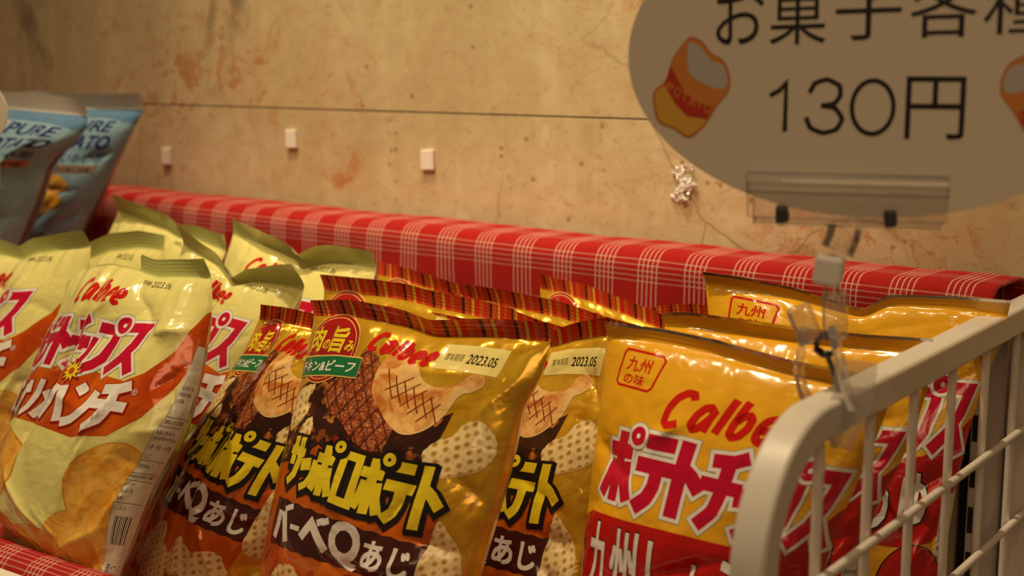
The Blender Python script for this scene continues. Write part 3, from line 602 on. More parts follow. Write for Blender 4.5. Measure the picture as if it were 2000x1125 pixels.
# ---------------------------------------------------------------- mesh helpers
class MB:
    def __init__(s): s.V = []; s.F = []; s.U = []
    def add(s, V, F, U=None):
        b = len(s.V); s.V += [tuple(v) for v in V]; s.F += [tuple(i+b for i in f) for f in F]; s.U += list(U) if U is not None else [(0, 0)]*len(V)
    def box(s, lo, hi, bev=0):
        x0, y0, z0 = lo; x1, y1, z1 = hi
        if not bev:
            s.add([(x0,y0,z0),(x1,y0,z0),(x1,y1,z0),(x0,y1,z0),(x0,y0,z1),(x1,y0,z1),(x1,y1,z1),(x0,y1,z1)], [(0,3,2,1),(4,5,6,7),(0,1,5,4),(1,2,6,5),(2,3,7,6),(3,0,4,7)]); return
        bm = bmesh.new(); bmesh.ops.create_cube(bm, size=1)
        for v in bm.verts: v.co = Vector(((x0+x1)/2+v.co.x*(x1-x0), (y0+y1)/2+v.co.y*(y1-y0), (z0+z1)/2+v.co.z*(z1-z0)))
        bmesh.ops.bevel(bm, geom=bm.edges[:], offset=bev, segments=2, affect='EDGES', profile=.5)
        bm.verts.index_update(); s.add([v.co[:] for v in bm.verts], [tuple(v.index for v in f.verts) for f in bm.faces]); bm.free()
    def sweep(s, path, prof, up=(0, 0, 1), closed_prof=True, cap=True):
        """prof: 2D points (side, up) carried along the path"""
        P = [Vector(p) for p in path]; up = Vector(up); V = []; n = len(prof); T0 = None
        for i, p in enumerate(P):
            t = (P[min(i+1, len(P)-1)]-P[max(i-1, 0)]).normalized(); sd = t.cross(up).normalized(); u2 = sd.cross(t).normalized()
            V += [p+sd*a+u2*b for a, b in prof]
        F = [(i*n+j, i*n+(j+1) % n, (i+1)*n+(j+1) % n, (i+1)*n+j) for i in range(len(P)-1) for j in range(n)]
        if cap: F += [tuple(range(n))[::-1], tuple((len(P)-1)*n+j for j in range(n))]
        s.add(V, F)
    def tube(s, path, r, n=10, up=None):
        d = Vector(path[-1])-Vector(path[0]); up = up or ((0, 0, 1) if abs(d.normalized().z) < .8 else (0, 1, 0))
        s.sweep(path, [(r*math.cos(2*math.pi*k/n), r*math.sin(2*math.pi*k/n)) for k in range(n)], up)
    def build(s, name, m, parent=None, smooth=False, M=None, bevel=0, uv=False):
        me = bpy.data.meshes.new(name); me.from_pydata(s.V, [], s.F); me.materials.append(m)
        bm = bmesh.new(); bm.from_mesh(me); bmesh.ops.recalc_face_normals(bm, faces=bm.faces); bm.to_mesh(me); bm.free()
        if uv:
            l = me.uv_layers.new(name='UVMap'); vi = np.empty(len(me.loops), int); me.loops.foreach_get('vertex_index', vi); l.data.foreach_set('uv', np.array(s.U)[vi].ravel())
        for p in me.polygons: p.use_smooth = smooth
        if smooth: me.set_sharp_from_angle(angle=math.radians(40))
        o = bpy.data.objects.new(name, me); C.objects.link(o)
        if parent: o.parent = parent
        if M: o.matrix_world = M
        if bevel: md = o.modifiers.new('bevel', 'BEVEL'); md.width = bevel; md.segments = 2
        return o
def empty(name, loc=(0, 0, 0), rot=(0, 0, 0)):
    o = bpy.data.objects.new(name, None); C.objects.link(o); o.location = loc; o.rotation_euler = rot; o.empty_display_size = .02; return o
# ---------------------------------------------------------------- the wall, floor and table
WY = .88
def marble(t):
    o = t.obj(); big = t.noise(o, 2.2, 4, .55, .6); fine = t.noise(o, 60, 4, .6)
    c = t.ramp(big, [(.32, (.52, .41, .23)), (.5, (.64, .53, .31)), (.68, (.72, .60, .40))])
    c = t.mix(t.ramp(fine, [(.40, .22), (.60, 0.0)]), c, (.40, .24, .12))
    mid = t.noise(o, 14, 5, .65, 1.2); c = t.mix(t.ramp(mid, [(.52, 0.0), (.72, .42)]), c, (.47, .30, .13))
    # rust-red mottling, only in three patches of the stone
    d = t.noise(t.mapping(o, (1, 1, .9)), 21, 6, .66, 1.9); brk = t.ramp(t.noise(o, 70, 4, .7), [(.38, .25), (.55, 1.0)]); veins = t.ramp(d, [(.54, 0.0), (.575, .9), (.61, .35), (.66, 1.0), (.74, .6)])
    sp = None
    for cx, cz, r in ((-.915, 1.285, .075), (-1.02, 1.275, .10), (-.83, 1.262, .05), (-.51, 1.335, .022), (-.30, 1.195, .045), (-.34, 1.17, .08), (-.80, 1.20, .03)):
        x = t.n('ShaderNodeVectorMath', operation='DISTANCE'); t.L(o, x.inputs[0]); x.inputs[1].default_value = (cx, WY, cz)
        g = t.ramp(t.math('DIVIDE', x.outputs['Value'], r*1.45), [(.2, 1.0), (1.0, 0.0)]); sp = g if sp is None else t.math('MAXIMUM', sp, g)
    c = t.mix(t.math('MULTIPLY', t.math('MULTIPLY', t.math('MULTIPLY', veins, brk), sp), 1.15), c, (.46, .15, .03))
    c = t.mix(t.math('MULTIPLY', sp, .22), c, (.48, .24, .11))
    gs = None
    for cx, cz, r in ((-.955, 1.335, .030), (-.93, 1.350, .018), (-1.235, 1.335, .03), (-1.21, 1.30, .02), (-.99, 1.315, .02)):
        x = t.n('ShaderNodeVectorMath', operation='DISTANCE'); t.L(o, x.inputs[0]); x.inputs[1].default_value = (cx, WY, cz)
        g = t.ramp(t.math('DIVIDE', x.outputs['Value'], r*1.5), [(.1, 1.0), (1.0, 0.0)]); gs = g if gs is None else t.math('MAXIMUM', gs, g)
    stk = t.ramp(t.noise(t.mapping(o, (1, 1, .45), (0, .5, 0)), 30, 3, .5, .8), [(.5, 0.0), (.6, 1.0)])
    c = t.mix(t.math('MULTIPLY', t.math('MULTIPLY', stk, gs), .75), c, (.16, .12, .07))
    # hairline cracks
    v1 = t.voro(t.mapping(t.mix(.06, o, t.noise(o, 7, 4, .6, 0, True)), (3.2, 1, 2.0), (0, .35, 0)), 2.3, 'DISTANCE_TO_EDGE')
    cr = t.ramp(v1, [(.0, 1.0), (.006, 0.0)]); cm = t.ramp(t.noise(o, 5, 2), [(.44, 0.0), (.56, .8)])
    c = t.mix(t.math('MULTIPLY', cr, cm), c, (.26, .16, .07))
    sm = t.noise(o, 9, 3, .5, .8); c = t.mix(t.ramp(sm, [(.62, 0.0), (.74, .5)]), c, (.40, .28, .12))
    vb = t.noise(t.mapping(o, (14, 1, .9)), 1.6, 3, .6); c = t.mix(t.ramp(vb, [(.42, .30), (.56, 0.0)]), c, (.45, .33, .17))
    th = t.noise(t.mapping(o, (1, 1, 1.5), (0, .6, 0)), 11, 5, .6, 2.2); c = t.mix(t.ramp(th, [(.492, 0.0), (.5, .5), (.508, 0.0)]), c, (.36, .19, .08))
    dst = t.noise(o, 130, 3, .7); c = t.mix(t.ramp(dst, [(.58, 0.0), (.70, .45)]), c, (.38, .24, .10))
    pits = t.voro(o, 75, 'F1'); pm = t.ramp(t.noise(o, 22, 2), [(.56, 0.0), (.62, 1.0)]); pz = t.math('MULTIPLY', t.ramp(pits, [(.10, 1.0), (.2, 0.0)]), pm)
    c = t.mix(t.math('MULTIPLY', pz, .7), c, (.28, .15, .06))
    t.base(c); t.p.inputs['Roughness'].default_value = .38
    t.bump(t.math('ADD', big, t.math('MULTIPLY', pz, -.25)), .12, .01)
marb = mat('marble', (.6, .45, .25), .4, build=marble)
zs = onY(600, 213, WY)[2]
m = MB()
for z0, z1 in ((0, zs-.0006), (zs+.0006, 2.9)):
    xs = [-2.6, -.686, 1.2]
    for a, b_ in zip(xs, xs[1:]): m.box((a, WY, z0), (b_, WY+.03, z1), .0003)
tag(m.build('wall_back', marb), kind='structure')
grout = mat('grout', (.10, .07, .04), .8, build=lambda t: t.base(t.ramp(t.noise(t.obj(), 40), [(.4, (.08, .05, .03)), (.6, (.13, .09, .05))])))
m = MB(); m.box((-2.6, WY+.0015, 0), (1.2, WY+.05, 2.9)); tag(m.build('trim_1', grout), kind='structure')
fl = mat('floor_tile', (.25, .2, .15), .4, build=lambda t: t.base(t.ramp(t.noise(t.obj(), 3, 4), [(.4, (.16, .12, .09)), (.6, (.26, .2, .15))])))
m = MB(); m.box((-2.6, -1.5, -.05), (1.2, WY, 0)); tag(m.build('floor', fl), kind='structure')
BZ = .918
white = mat('white_enamel', (.80, .74, .64), .32, coat=.2, build=lambda t: t.base(t.ramp(t.noise(t.obj(), 18, 3), [(.3, (.76, .70, .60)), (.7, (.82, .76, .67))])))
# ---------------------------------------------------------------- the wire basket wagon
wag = tag(empty('basket_wagon', (-.8, .65, 0)), 'long white enamelled wire basket wagon holding all the snack bags, lined with red plaid cloth', 'basket')
def loc_parent(o, p): o.parent = p; o.matrix_parent_inverse = Matrix.Translation(-Vector(p.location)); return o
RX0, RX1, RY0, RY1, RZ1, RZ0 = -.232, -.217, .468, .858, 1.158, 1.143
cx = (RX0+RX1)/2; h = .0075; r = .052
path = [(cx, RY1, RZ1-h)]+[(cx, RY0+h+r-r*math.sin(a), RZ1-h-r+r*math.cos(a)) for a in np.linspace(0, math.pi/2, 14)]+[(cx, RY0+h, .30)]
sq = [(-h, -h), (h, -h), (h, h), (-h, h)]
m = MB(); m.sweep(path, sq, up=(1, 0, 0)); loc_parent(m.build('side_rail', white, smooth=True, bevel=.0016), wag)
m = MB(); m.sweep([(cx, RY1-.0075, RZ0+.002), (cx, RY1-.0075, 0)], sq, up=(1, 0, 0)); loc_parent(m.build('corner_post', white, bevel=.0016), wag)
m = MB(); m.sweep([(cx, RY0+h, .302), (cx, RY0+h, 0)], sq, up=(1, 0, 0)); loc_parent(m.build('corner_post', white, bevel=.0016), wag)
for k in range(7):
    y = .587+.0563*(k-1)
    if y > .85: continue
    m = MB(); m.tube([(-.2225, y, RZ0+.002), (-.2225, y, BZ-.01)], .0024); loc_parent(m.build('side_wire', white, smooth=True), wag)
for z in (1.083, 1.028, .973, BZ-.008):
    m = MB(); m.tube([(-.2180, RY0+.012, z), (-.2180, RY1-.01, z)], .0022); loc_parent(m.build('side_wire', white, smooth=True), wag)
for y in (RY0+h, RY1-h):
    m = MB(); m.sweep([(RX0, y, BZ-.02), (-1.42, y, BZ-.02)], sq); loc_parent(m.build('bottom_rail', white, bevel=.001), wag)
    for k, x in enumerate((-.80, -1.41)):
        m = MB(); m.sweep([(x, y, BZ-.026), (x, y, 0)], sq, up=(1, 0, 0)); loc_parent(m.build('corner_post', white, bevel=.001), wag)
m = MB(); m.sweep([(RX0, RY0-.0215, .9985), (-1.42, RY0-.0215, .9985)], [(-.006, -.010), (.006, -.010), (.006, .010), (-.006, .010)]); loc_parent(m.build('front_rail', white, smooth=True, bevel=.003), wag)
m = MB(); m.box((-1.42, RY0+.004, BZ-.012), (RX0+.004, RY1-.004, BZ-.003)); loc_parent(m.build('bottom_panel', white), wag)
m = MB(); m.box((-1.42, .832, BZ-.012), (-.282, .846, 1.148)); loc_parent(m.build('back_panel', white), wag)
# perforated upright behind the right end
dk = mat('slot_shade_dark', (.012, .014, .02), .6, build=lambda t: t.base(t.ramp(t.noise(t.obj(), 50), [(.3, (.01, .012, .018)), (.7, (.02, .02, .026))])))
up_ = tag(empty('shelf_upright', (-.252, .864, 0)), 'beige perforated metal upright behind the right end of the basket', 'upright')
m = MB(); m.box((-.2605, .860, 0), (-.2400, .8745, 1.138), .0015); loc_parent(m.build('post', white), up_)
for z in np.arange(.55, 1.13, .030):
    m = MB(); m.box((-.2590, .8592, z), (-.2545, .8612, z+.017)); loc_parent(m.build('slot', dk), up_)
m = MB(); m.box((-.2700, .8755, 0), (-.2180, .8790, 1.136)); loc_ = m.build('shade_strip', dk); loc_parent(loc_, up_)  # dark strip added in place of the shade between the uprights
up2 = tag(empty('shelf_upright', (-.19, .864, 0)), 'second beige metal upright outside the basket at the right photo edge', 'upright')
m = MB(); m.box((-.2085, .860, 0), (-.1925, .8745, 1.12), .0015); loc_parent(m.build('post', white), up2)
# ---------------------------------------------------------------- plaid cloth
def cloth(t):
    s = t.sep(t.uv()); x, y = s[0], s[1]
    P = 34.5
    def stripes(c, off):
        f = t.math('MULTIPLY', t.math('FRACT', t.math('DIVIDE', t.math('ADD', c, off), P)), P)
        g = t.math('LESS_THAN', f, 16.4); l = t.math('LESS_THAN', t.math('FRACT', t.math('DIVIDE', f, 3.5)), .27); return t.math('MULTIPLY', g, l), g
    sx, gx = stripes(x, 0); sy, gy = stripes(y, 0)
    thx = t.math('ADD', t.math('MULTIPLY', t.math('SINE', t.math('MULTIPLY', y, 2*math.pi/1.25)), .5), .5)
    thy = t.math('ADD', t.math('MULTIPLY', t.math('SINE', t.math('MULTIPLY', x, 2*math.pi/1.1)), .5), .5)
    a = t.math('MULTIPLY', sx, t.math('ADD', t.math('MULTIPLY', thx, .75), .25)); b = t.math('MULTIPLY', t.math('MULTIPLY', sy, thy), t.math('ADD', .62, t.math('MULTIPLY', gx, .3)))
    ground = t.mix(t.noise(t.uv(), .4, 3), (.33, .006, .005), (.42, .011, .007))
    c = t.mix(t.math('MINIMUM', t.math('MAXIMUM', a, b), 1), ground, (.70, .46, .36)); t.base(c)
    wv = t.math('MULTIPLY', t.math('SINE', t.math('MULTIPLY', x, 2*math.pi/1.1)), t.math('SINE', t.math('MULTIPLY', y, 2*math.pi/.9)))
    t.bump(wv, .5, .0003); t.p.inputs['Sheen Weight'].default_value = .05
cm_ = mat('plaid_cloth', (.6, .05, .04), .85, spec=.15, build=cloth)
def cloth_sheet(name, prof, x0, x1, nx, wob, thick=.0014, seed=1):
    rg = np.random.RandomState(seed); ph = rg.uniform(0, 6, 8)
    # profile (Y, Z, wobble weight) resampled finely
    P = np.array(prof); d = np.r_[0, np.cumsum(np.hypot(np.diff(P[:, 0]), np.diff(P[:, 1])))]; s = np.arange(0, d[-1], .004)
    Y = np.interp(s, d, P[:, 0]); Z = np.interp(s, d, P[:, 1]); Wt = np.interp(s, d, P[:, 2])
    xs = np.linspace(x0, x1, nx); X, S = np.meshgrid(xs, s)
    wv = (np.sin(X*31+ph[0]+S*6)+.6*np.sin(X*57+ph[1]-S*9)+.35*np.sin(X*103+ph[2]+S*25))
    dY = np.gradient(Y, s); dZ = np.gradient(Z, s); l = np.hypot(dY, dZ)+1e-9
    off = wob*wv*Wt[:, None]
    YY = Y[:, None]+off*(dZ/l)[:, None]; ZZ = Z[:, None]-off*(dY/l)[:, None]
    ZZ = ZZ-np.where(YY > .75, .014*(X+.58), 0)*np.clip((ZZ-.95)/.1, 0, 1); V = np.stack([X, YY, ZZ], 2); n, k = X.shape
    mb = MB(); mb.add(V.reshape(-1, 3), [(j*k+i, j*k+i+1, (j+1)*k+i+1, (j+1)*k+i) for j in range(n-1) for i in range(k-1) if not (X[j, i] > -.269 and .76 < YY[j, i] and (ZZ[j, i] < 1.135))], np.stack([(X+.744)*1000, (S-.035)*1000], 2).reshape(-1, 2))
    o = mb.build(name, cm_, smooth=True, uv=True); md = o.modifiers.new('thick', 'SOLIDIFY'); md.thickness = thick; md.offset = 0; return o
ridge = onY(1000, 460, .80)[2]-.0015
arc = [(.800+.012-.012*math.sin(a), ridge-.012+.012*math.cos(a), .3) for a in np.linspace(0, math.pi/2, 7)]
LZ = 1.0105
prof = [(.866, 1.06, 0), (.8655, ridge-.006, .1), (.860, ridge-.001, .2), (.83, ridge, .25)]+arc+[(.800, ridge-.03, .5), (.801, ridge-.07, 1.2), (.803, 1.0, 1.5), (.80, BZ+.012, .8), (.77, BZ+.003, .0), (.53, BZ+.003, .0), (.505, BZ+.02, .3), (.487, LZ-.012, .3), (.482, LZ-.003, .1), (.472, LZ, 0), (.463, LZ-.002, 0), (.4575, LZ-.008, .1), (.457, LZ-.014, .1)]
cl = cloth_sheet('plaid_cloth', prof, -1.40, -.2335, 420, .0022)
tag(cl, 'red woven cloth with groups of thin white stripes, lining the wire basket', 'cloth')
# ---------------------------------------------------------------- the bags
CM = 'light yellow consomme potato chip bag'
INFO = {
 'C1': ('potato_chip_bag', 'light yellow potato chip bag in front at the left, full lettering in view', 'chip bag', True),
 'C2': ('potato_chip_bag', 'light yellow potato chip bag cut off by the left photo edge', 'chip bag', True),
 'C3': ('potato_chip_bag', 'light yellow potato chip bag behind the front left one, shiny date corner showing', 'chip bag', False),
 'C4': ('potato_chip_bag', 'light yellow potato chip bag farthest back, against the cloth below the blue bags', 'chip bag', False),
 'C6': ('potato_chip_bag', 'light yellow potato chip bag with notched top directly right of the front left bag', 'chip bag', True),
 'C7': ('potato_chip_bag', 'light yellow potato chip bag at the back, bent olive seal touching the golden bags', 'chip bag', False),
 'S1': ('corn_snack_bag', 'narrow folded golden snack bag in front, between yellow and central golden bags', 'snack bag', True),
 'S2': ('corn_snack_bag', 'golden barbecue snack bag front and centre, with steak and chicken leg fully in view', 'snack bag', True),
 'S3': ('corn_snack_bag', 'golden snack bag squeezed between the central golden bag and front orange bag', 'snack bag', True),
 'S4': ('corn_snack_bag', 'golden snack bag behind the central one, leftmost of the second row', 'snack bag', False),
 'S5': ('corn_snack_bag', 'golden snack bag directly behind the right half of the central golden bag', 'snack bag', False),
 'S6': ('corn_snack_bag', 'golden snack bag at the back left of its pile, beside the rearmost yellow chip bag', 'snack bag', False),
 'S7': ('corn_snack_bag', 'golden snack bag in third row, its tartan seal running long across the pile middle', 'snack bag', False),
 'S8': ('corn_snack_bag', 'golden snack bag rearmost of its pile, touching the plaid cloth at centre', 'snack bag', False),
 'S9': ('corn_snack_bag', 'golden snack bag almost hidden behind the orange bags, only a sliver of tartan seal', 'snack bag', False),
 'K1': ('soy_chip_bag', 'orange potato chip bag in front at the right, with large red letters and framed stamp', 'chip bag', True),
 'K2': ('soy_chip_bag', 'orange potato chip bag in the middle, behind the front orange one', 'chip bag', True),
 'K3': ('soy_chip_bag', 'orange potato chip bag at the back right against cloth, top folded mid-way', 'chip bag', True),
 'B1': ('salted_chip_bag', 'light blue chip bag nearer the camera at the left photo edge', 'chip bag', False),
 'B2': ('salted_chip_bag', 'light blue chip bag behind the other blue one, edge against the wall', 'chip bag', False),
}
GR = dict(C='light yellow chip bags on the left', S='golden barbecue snack bags in the middle', K='orange chip bags on the right', B='blue chip bags at far left')
for b in BAGS:
    nm, lb, ct, fine = INFO[b['name']]
    build_bag(b, nm, lb, ct, GR[b['typ']], fine)
# ---------------------------------------------------------------- foam pads and torn tape on the wall
foam = mat('foam_pad', (.80, .74, .64), .7, build=lambda t: t.bump(t.noise(t.obj(), 400, 2), .3, .0005))
for (px, py, w_, h_, lb) in ((328, 305, .0110, .0150, 'small white foam pad on the wall, leftmost and dimmest of three'), (572, 271, .0120, .0155, 'small white foam pad on the wall, the highest of three'), (838, 312, .0130, .0160, 'small white foam pad on the wall, right one of three, above the plaid cloth')):
    p = onY(px, py, WY); m = MB(); m.box((-w_/2, -.0034, -h_/2), (w_/2, 0, h_/2), .0005)
    o = m.build('foam_pad', foam); o.location = (p[0], WY, p[2]); o.rotation_euler = (0, rn.uniform(-.06, .06), 0); tag(o, lb, 'foam pad', 'foam pads on the wall')
tp = mat('torn_tape', (.82, .78, .70), .35, build=lambda t: t.bump(t.noise(t.obj(), 300, 3), .6, .001))
p = onY(1338, 358, WY); m = MB(); rg = np.random.RandomState(5); n = 15
G = np.array([[(-.010+.020*i/(n-1)+rg.uniform(-.0012, .0012), -.0008-abs(rg.normal(0, .0016)), -.013+.026*j/(n-1)+rg.uniform(-.0012, .0012)) for i in range(n)] for j in range(n)])
keep = lambda i, j: (abs((i-7)/7+.35*math.sin(j*.75)) < .55+.35*math.sin(j*1.3+i))
m.add(G.reshape(-1, 3), [(j*n+i, j*n+i+1, (j+1)*n+i+1, (j+1)*n+i) for j in range(n-1) for i in range(n-1) if keep(i, j)])
o = m.build('torn_tape', tp); o.location = (p[0], WY-.0003, p[2]); md = o.modifiers.new('s', 'SOLIDIFY'); md.thickness = .0005; tag(o, 'crumpled scrap of torn white tape stuck to the wall beside the oval sign', 'tape')
# ---------------------------------------------------------------- oval price sign and its clear clip stand
paper = mat('laminated_paper', (.84, .76, .64), .35, spec=.3, build=lambda t: t.base(t.ramp(t.noise(t.obj(), 6, 2), [(.3, (.82, .74, .61)), (.7, (.86, .78, .65))])))
ink = lambda n_, c, **k: mat('ink_'+n_, c, .4, spec=.3, build=k.get('b') or (lambda t: t.base(t.mix(t.noise(t.obj(), 30), c, tuple(x*.9 for x in c)))))
INK = dict(black=ink('black', (.02, .018, .018)), orange=ink('orange', (.80, .30, .06)), red=ink('red', (.62, .05, .02)), yellow=ink('yellow', (.86, .50, .07)), white=ink('white', (.78, .74, .70)), line=ink('line', (.60, .16, .04)), pale=ink('pale', (.62, .58, .56)))
SY = math.radians(17.8)                           # the sign is turned a little towards the room
def sign_frame(px, py, X):
    o = Vector(onX(px, py, X)); r_ = Vector((math.cos(SY), math.sin(SY)*1.0, 0)); return o, r_
def print_mesh(art, name, M, scale):
    V = []; F = []; MI = []; ms = []
    for m_, lvl, pts, faces in art.items:
        if m_ not in ms: ms.append(m_)
        b0 = len(V); V += [(x*scale, -.00002*(1+lvl)-.0006, -y*scale) for x, y in pts]
        for f in faces:
            a = sum((pts[f[i]][0]*pts[f[(i+1) % len(f)]][1]-pts[f[(i+1) % len(f)]][0]*pts[f[i]][1]) for i in range(len(f)))
            f = f if a < 0 else f[::-1]; F.append(tuple(b0+i for i in f)); MI.append(ms.index(m_))
    return V, F, MI, ms
def sign(name, label, centre, yaw, rx, rz, art, sc_):
    M = Matrix.Translation(centre) @ Matrix.Rotation(yaw, 4, 'Z')
    n = 128; V = [(rx*math.cos(a), y, rz*math.sin(a)) for y in (-.0005, .0005) for a in np.linspace(0, 2*math.pi, n, endpoint=False)]
    F = [tuple(range(n)), tuple(range(n, 2*n))[::-1]]+[(i, n+i, n+(i+1) % n, (i+1) % n) for i in range(n)]; MI = [0]*len(F)
    ms = [paper]
    if art:
        v, f, mi, mm = print_mesh(art, name, M, sc_); b0 = len(V); V += v; F += [tuple(i+b0 for i in q) for q in f]; MI += [1+i for i in mi]; ms += [INK[q] for q in mm]
    me = bpy.data.meshes.new(name); me.from_pydata(V, [], F)
    for q in ms: me.materials.append(q)
    me.polygons.foreach_set('material_index', MI); me.update()
    o = bpy.data.objects.new(name, me); C.objects.link(o); o.matrix_world = M; tag(o, label, 'sign'); return o
# everything on the sign is laid out in photo-pixel sized units about its centre (1710, 110)
a = Art(); O = lambda x, y: (x-1710, y-110)
for ch, x0, y0, x1, y1 in (('お', 1408, -22, 1500, 92), ('菓', 1510, -24, 1616, 92), ('子', 1632, -22, 1752, 84), ('各', 1766, -28, 1884, 80), ('種', 1894, -30, 2016, 74)):
    a.text('black', 1, ch, O(x0, y0), O(x1, y0-3), O(x0+1, y1), .004)
a.stroke('black', 1, [O(1516, 186), O(1534, 176), O(1546, 162), O(1546, 254)], 9)
a.stroke('black', 1, [O(1590, 180), O(1600, 162), O(1622, 155), O(1645, 166), O(1647, 185), O(1636, 200), O(1612, 204)], 9, smooth=True); a.stroke('black', 1, [O(1612, 204), O(1638, 208), O(1652, 228), O(1642, 248), O(1618, 255), O(1594, 246), O(1585, 226)], 9, smooth=True)
a.ell('black', 1, O(1707, 206), (42, 54), 48, r0=(33.5, 45))
a.text('black', 1, '円', O(1766, 148), O(1872, 148), O(1766, 264), .002)
def cartoon(a, dx, dy, flip):
    f = (lambda p: O(p[0]+dx, p[1]+dy)) if not flip else (lambda p: O(3420-p[0]+dx, p[1]+dy))
    out = [(1358, 76), (1384, 84), (1402, 106), (1424, 118), (1438, 145), (1438, 176), (1424, 196), (1412, 212), (1396, 240), (1382, 256), (1360, 270), (1330, 252), (1300, 240), (1290, 205), (1290, 180), (1312, 160), (1322, 130), (1330, 110)]
    a.blob('line', 1, [f(p) for p in out], 3); c = np.mean(out, 0); sh = [(c[0]+(x-c[0])*.965, c[1]+(y-c[1])*.965) for x, y in out]
    a.blob('orange', 3, [f(p) for p in sh], 3)
    a.poly('yellow', 4, [f(p) for p in [(1293, 182), (1314, 168), (1332, 200), (1356, 226), (1398, 232), (1380, 252), (1360, 264), (1332, 248), (1303, 236), (1295, 206)]])
    a.poly('red', 5, [f(p) for p in [(1322, 128), (1334, 150), (1350, 178), (1376, 200), (1408, 208), (1396, 233), (1356, 227), (1332, 202), (1312, 168)]])
    a.blob('pale', 5, [f(p) for p in [(1358, 86), (1370, 88), (1384, 98), (1402, 120), (1424, 128), (1434, 152), (1430, 172), (1408, 172), (1386, 162), (1364, 148), (1356, 125)]], 3)
    for i, ch in enumerate('POTATO'):
        x, y = 1318+i*15, 160+i*9+(-6 if i > 3 else 0); s_ = f((x, y)); e = f((x+13, y+6)); b_ = f((x-5, y+18))
        if flip: s_, e, b_ = f((x+13, y+6)), f((x, y)), f((x+8, y+22))
        a.text('orange', 7, ch, s_, e, b_, .02)
cartoon(a, 0, 0, False); cartoon(a, -50, 4, True)
SC_X = -.217
ctr = onX(1712, 108, SC_X); dist = float((ctr-CAMP)@Fw); sc_ = dist/FPX/math.cos(YAW-SY)
# width unit: a px at the sign's distance; the plane is turned, so x is stretched a touch
sg = sign('price_sign', 'cream oval price sign clipped above the basket corner, reading 130 yen', Vector(ctr), SY, 472*sc_, 304*sc_, a, sc_)
# second sign, only its rounded edge enters the frame at left
c2 = onY(-242, 215, .60); s2 = float((c2-CAMP)@Fw)/FPX
sign('price_sign', 'rounded edge of a cream oval sign at the left photo edge by blue bags', Vector(c2), SY, 305*s2, 118*s2, None, 1)
# clear plastic
clear = bpy.data.materials.new('clear_plastic'); clear.use_nodes = True; nt_ = clear.node_tree; nt_.nodes.clear(); q = NT(nt_, None)
tr_ = q.n('ShaderNodeBsdfTransparent'); tr_.inputs[0].default_value = (.985, .975, .965, 1); gl_ = q.n('ShaderNodeBsdfGlossy'); gl_.inputs['Roughness'].default_value = .06
df_ = q.n('ShaderNodeBsdfDiffuse'); df_.inputs[0].default_value = (.8, .76, .72, 1)
fr_ = q.n('ShaderNodeFresnel'); fr_.inputs[0].default_value = 1.36; bp_ = q.n('ShaderNodeBump'); bp_.inputs['Strength'].default_value = .15; bp_.inputs['Distance'].default_value = .001
q.L(q.noise(q.obj(), 90, 2), bp_.inputs['Height']); q.L(bp_.outputs[0], gl_.inputs['Normal']); q.L(bp_.outputs[0], fr_.inputs['Normal'])
m1 = q.n('ShaderNodeMixShader'); m1.inputs[0].default_value = .05; q.L(tr_.outputs[0], m1.inputs[1]); q.L(df_.outputs[0], m1.inputs[2])
m2 = q.n('ShaderNodeMixShader'); q.L(q.math('ADD', q.math('MULTIPLY', fr_.outputs[0], .9), .02), m2.inputs[0]); q.L(m1.outputs[0], m2.inputs[1]); q.L(gl_.outputs[0], m2.inputs[2])
ou_ = q.n('ShaderNodeOutputMaterial'); q.L(m2.outputs[0], ou_.inputs[0])
hazy = clear.copy(); hazy.name = 'hazy_plastic'; [n_ for n_ in hazy.node_tree.nodes if n_.type == 'MIX_SHADER' and not n_.inputs[0].is_linked][0].inputs[0].default_value = .22
milky = mat('milky_plastic', (.80, .76, .68), .35, build=lambda t: t.base(t.ramp(t.noise(t.obj(), 40), [(.3, (.90, .87, .80)), (.7, (.94, .91, .85))])))
spring = mat('spring_steel', (.10, .10, .11), .35, .8, build=lambda t: t.base(t.ramp(t.noise(t.obj(), 60), [(.3, (.08, .08, .09)), (.7, (.14, .14, .15))])))
px_ = dist/FPX
st = tag(empty('sign_clip_stand', tuple(onX(1650, 770, SC_X))), 'clear plastic clip stand clamped on the basket corner, gripping the price sign', 'clip stand')
Mz = Matrix.Translation(Vector(ctr)) @ Matrix.Rotation(SY, 4, 'Z')
def part(m, name, mt, smooth=False, bevel=0, parent=None):
    o = m.build(name, mt, smooth=smooth, bevel=bevel); Mo = Mz.copy(); o.matrix_world = Mo; bpy.context.view_layer.update()
    par = parent or st; o.parent = par; o.matrix_parent_inverse = (par.matrix_world.inverted() if parent is None else parent.matrix_world.inverted()); o.matrix_world = Mo; return o
bpy.context.view_layer.update()
E_ = lambda x, y, d=0: ((x-1712)*sc_, d, -(y-108)*px_)
def cbox(m, x0, y0, x1, y1, d0, d1, bev=.0008): a_ = E_(x0, y1, d0); b_ = E_(x1, y0, d1); m.box(a_, b_, bev)
m = MB(); cbox(m, 1482, 358, 1852, 432, -.0045, -.0026); m.tube([E_(1480, 359, -.002), E_(1854, 359, -.002)], .0042, 16); part(m, 'jaw', clear)
m = MB(); cbox(m, 1490, 358, 1846, 440, .0022, .0045); cbox(m, 1494, 432, 1842, 446, -.0052, .0052); part(m, 'jaw', clear)
for x in (1548, 1750):
    m = MB(); pts = [(E_(x, 430)[0]-.0022+.0044*k/40, .0035*math.cos(k*1.26), E_(x, 426)[2]+.0035*math.sin(k*1.26)) for k in range(41)]; m.tube(pts, .0007, 6, up=(.3, .2, 1)); cbox(m, x-9, 412, x+9, 442, -.0062, -.0052, .0003); part(m, 'spring', spring)
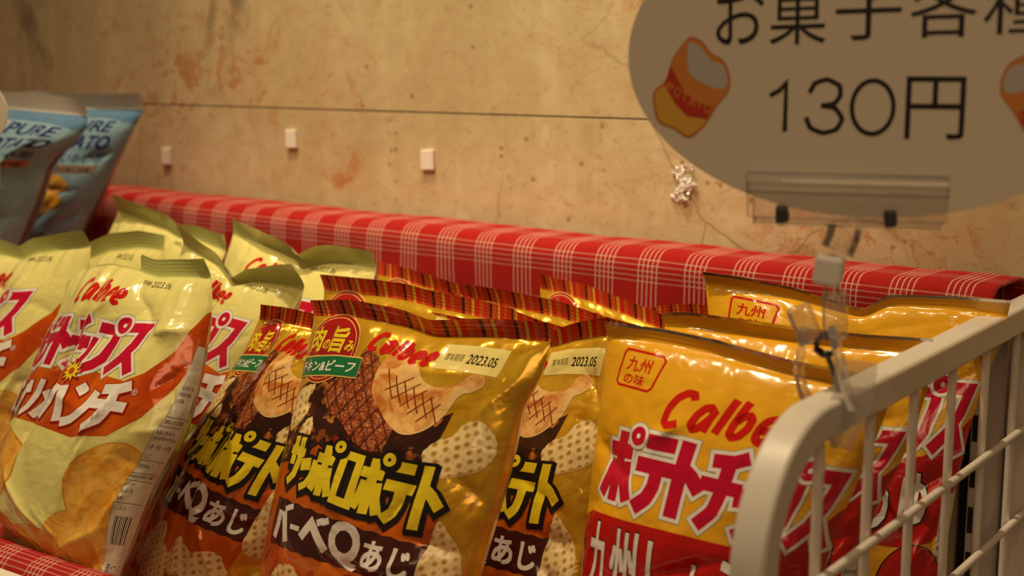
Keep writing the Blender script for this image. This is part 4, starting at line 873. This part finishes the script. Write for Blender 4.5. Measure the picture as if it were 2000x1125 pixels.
m = MB(); m.sweep([E_(1668, 446), E_(1664, 470), E_(1655, 495)], [(-.007, -.003), (.007, -.003), (.004, .003), (-.004, .003)], up=(0, 1, 0)); m.sweep([E_(1700, 448), E_(1672, 492)], [(-.002, -.002), (.002, -.002), (.002, .002), (-.002, .002)], up=(0, 1, 0)); part(m, 'neck', clear)
# ball joint, arm, clamp
def rbox(m, c, w_, h_, d_, ang, bev=.001):
    k = MB(); k.box((-w_/2, -d_/2, -h_/2), (w_/2, d_/2, h_/2), bev); R_ = Matrix.Rotation(ang, 4, 'Y'); m.add([tuple((R_@Vector(v))+Vector(c)) for v in k.V], k.F)
m = MB(); rbox(m, E_(1640, 536), 58*px_, 60*px_, .011, .12, .002); part(m, 'ball_joint', milky)
m = MB(); m.tube([E_(1636, 505), E_(1650, 590)], .0032, 12); part(m, 'stem', clear, True)
m = MB(); m.sweep([E_(1705, 700, -.019), E_(1700, 780, -.020), E_(1665, 865, -.020)], [(-.0085, -.0012), (.0085, -.0012), (.0085, .0012), (-.0085, .0012)], up=(0, 1, 0)); rbox(m, E_(1655, 628), 48*px_, 92*px_, .010, -.05); rbox(m, E_(1598, 650), 46*px_, 78*px_, .010, -.42)
m.sweep([E_(1655, 655, -.004), E_(1680, 740, -.014), E_(1700, 800, -.018), E_(1668, 872, -.018)], [(-.0016, -.006), (.0016, -.006), (.0016, .006), (-.0016, .006)], up=(0, 1, 0))
m.sweep([E_(1600, 660), E_(1588, 740), E_(1600, 790), E_(1640, 868)], [(-.0016, -.006), (.0016, -.006), (.0016, .006), (-.0016, .006)], up=(0, 1, 0))
part(m, 'clamp', hazy)
m = MB(); pts = [(E_(1640, 690)[0]+.0045*math.cos(k*.9), -.006+.012*k/36, E_(1640, 690)[2]+.0045*math.sin(k*.9)) for k in range(37)]; m.tube(pts, .0008, 6, up=(0, 1, .2)); m.sweep([E_(1642, 700, -.004), E_(1660, 745, -.004), E_(1672, 790, -.004)], [(-.001, -.002), (.001, -.002), (.001, .002), (-.001, .002)], up=(0, 1, 0)); part(m, 'spring', spring)
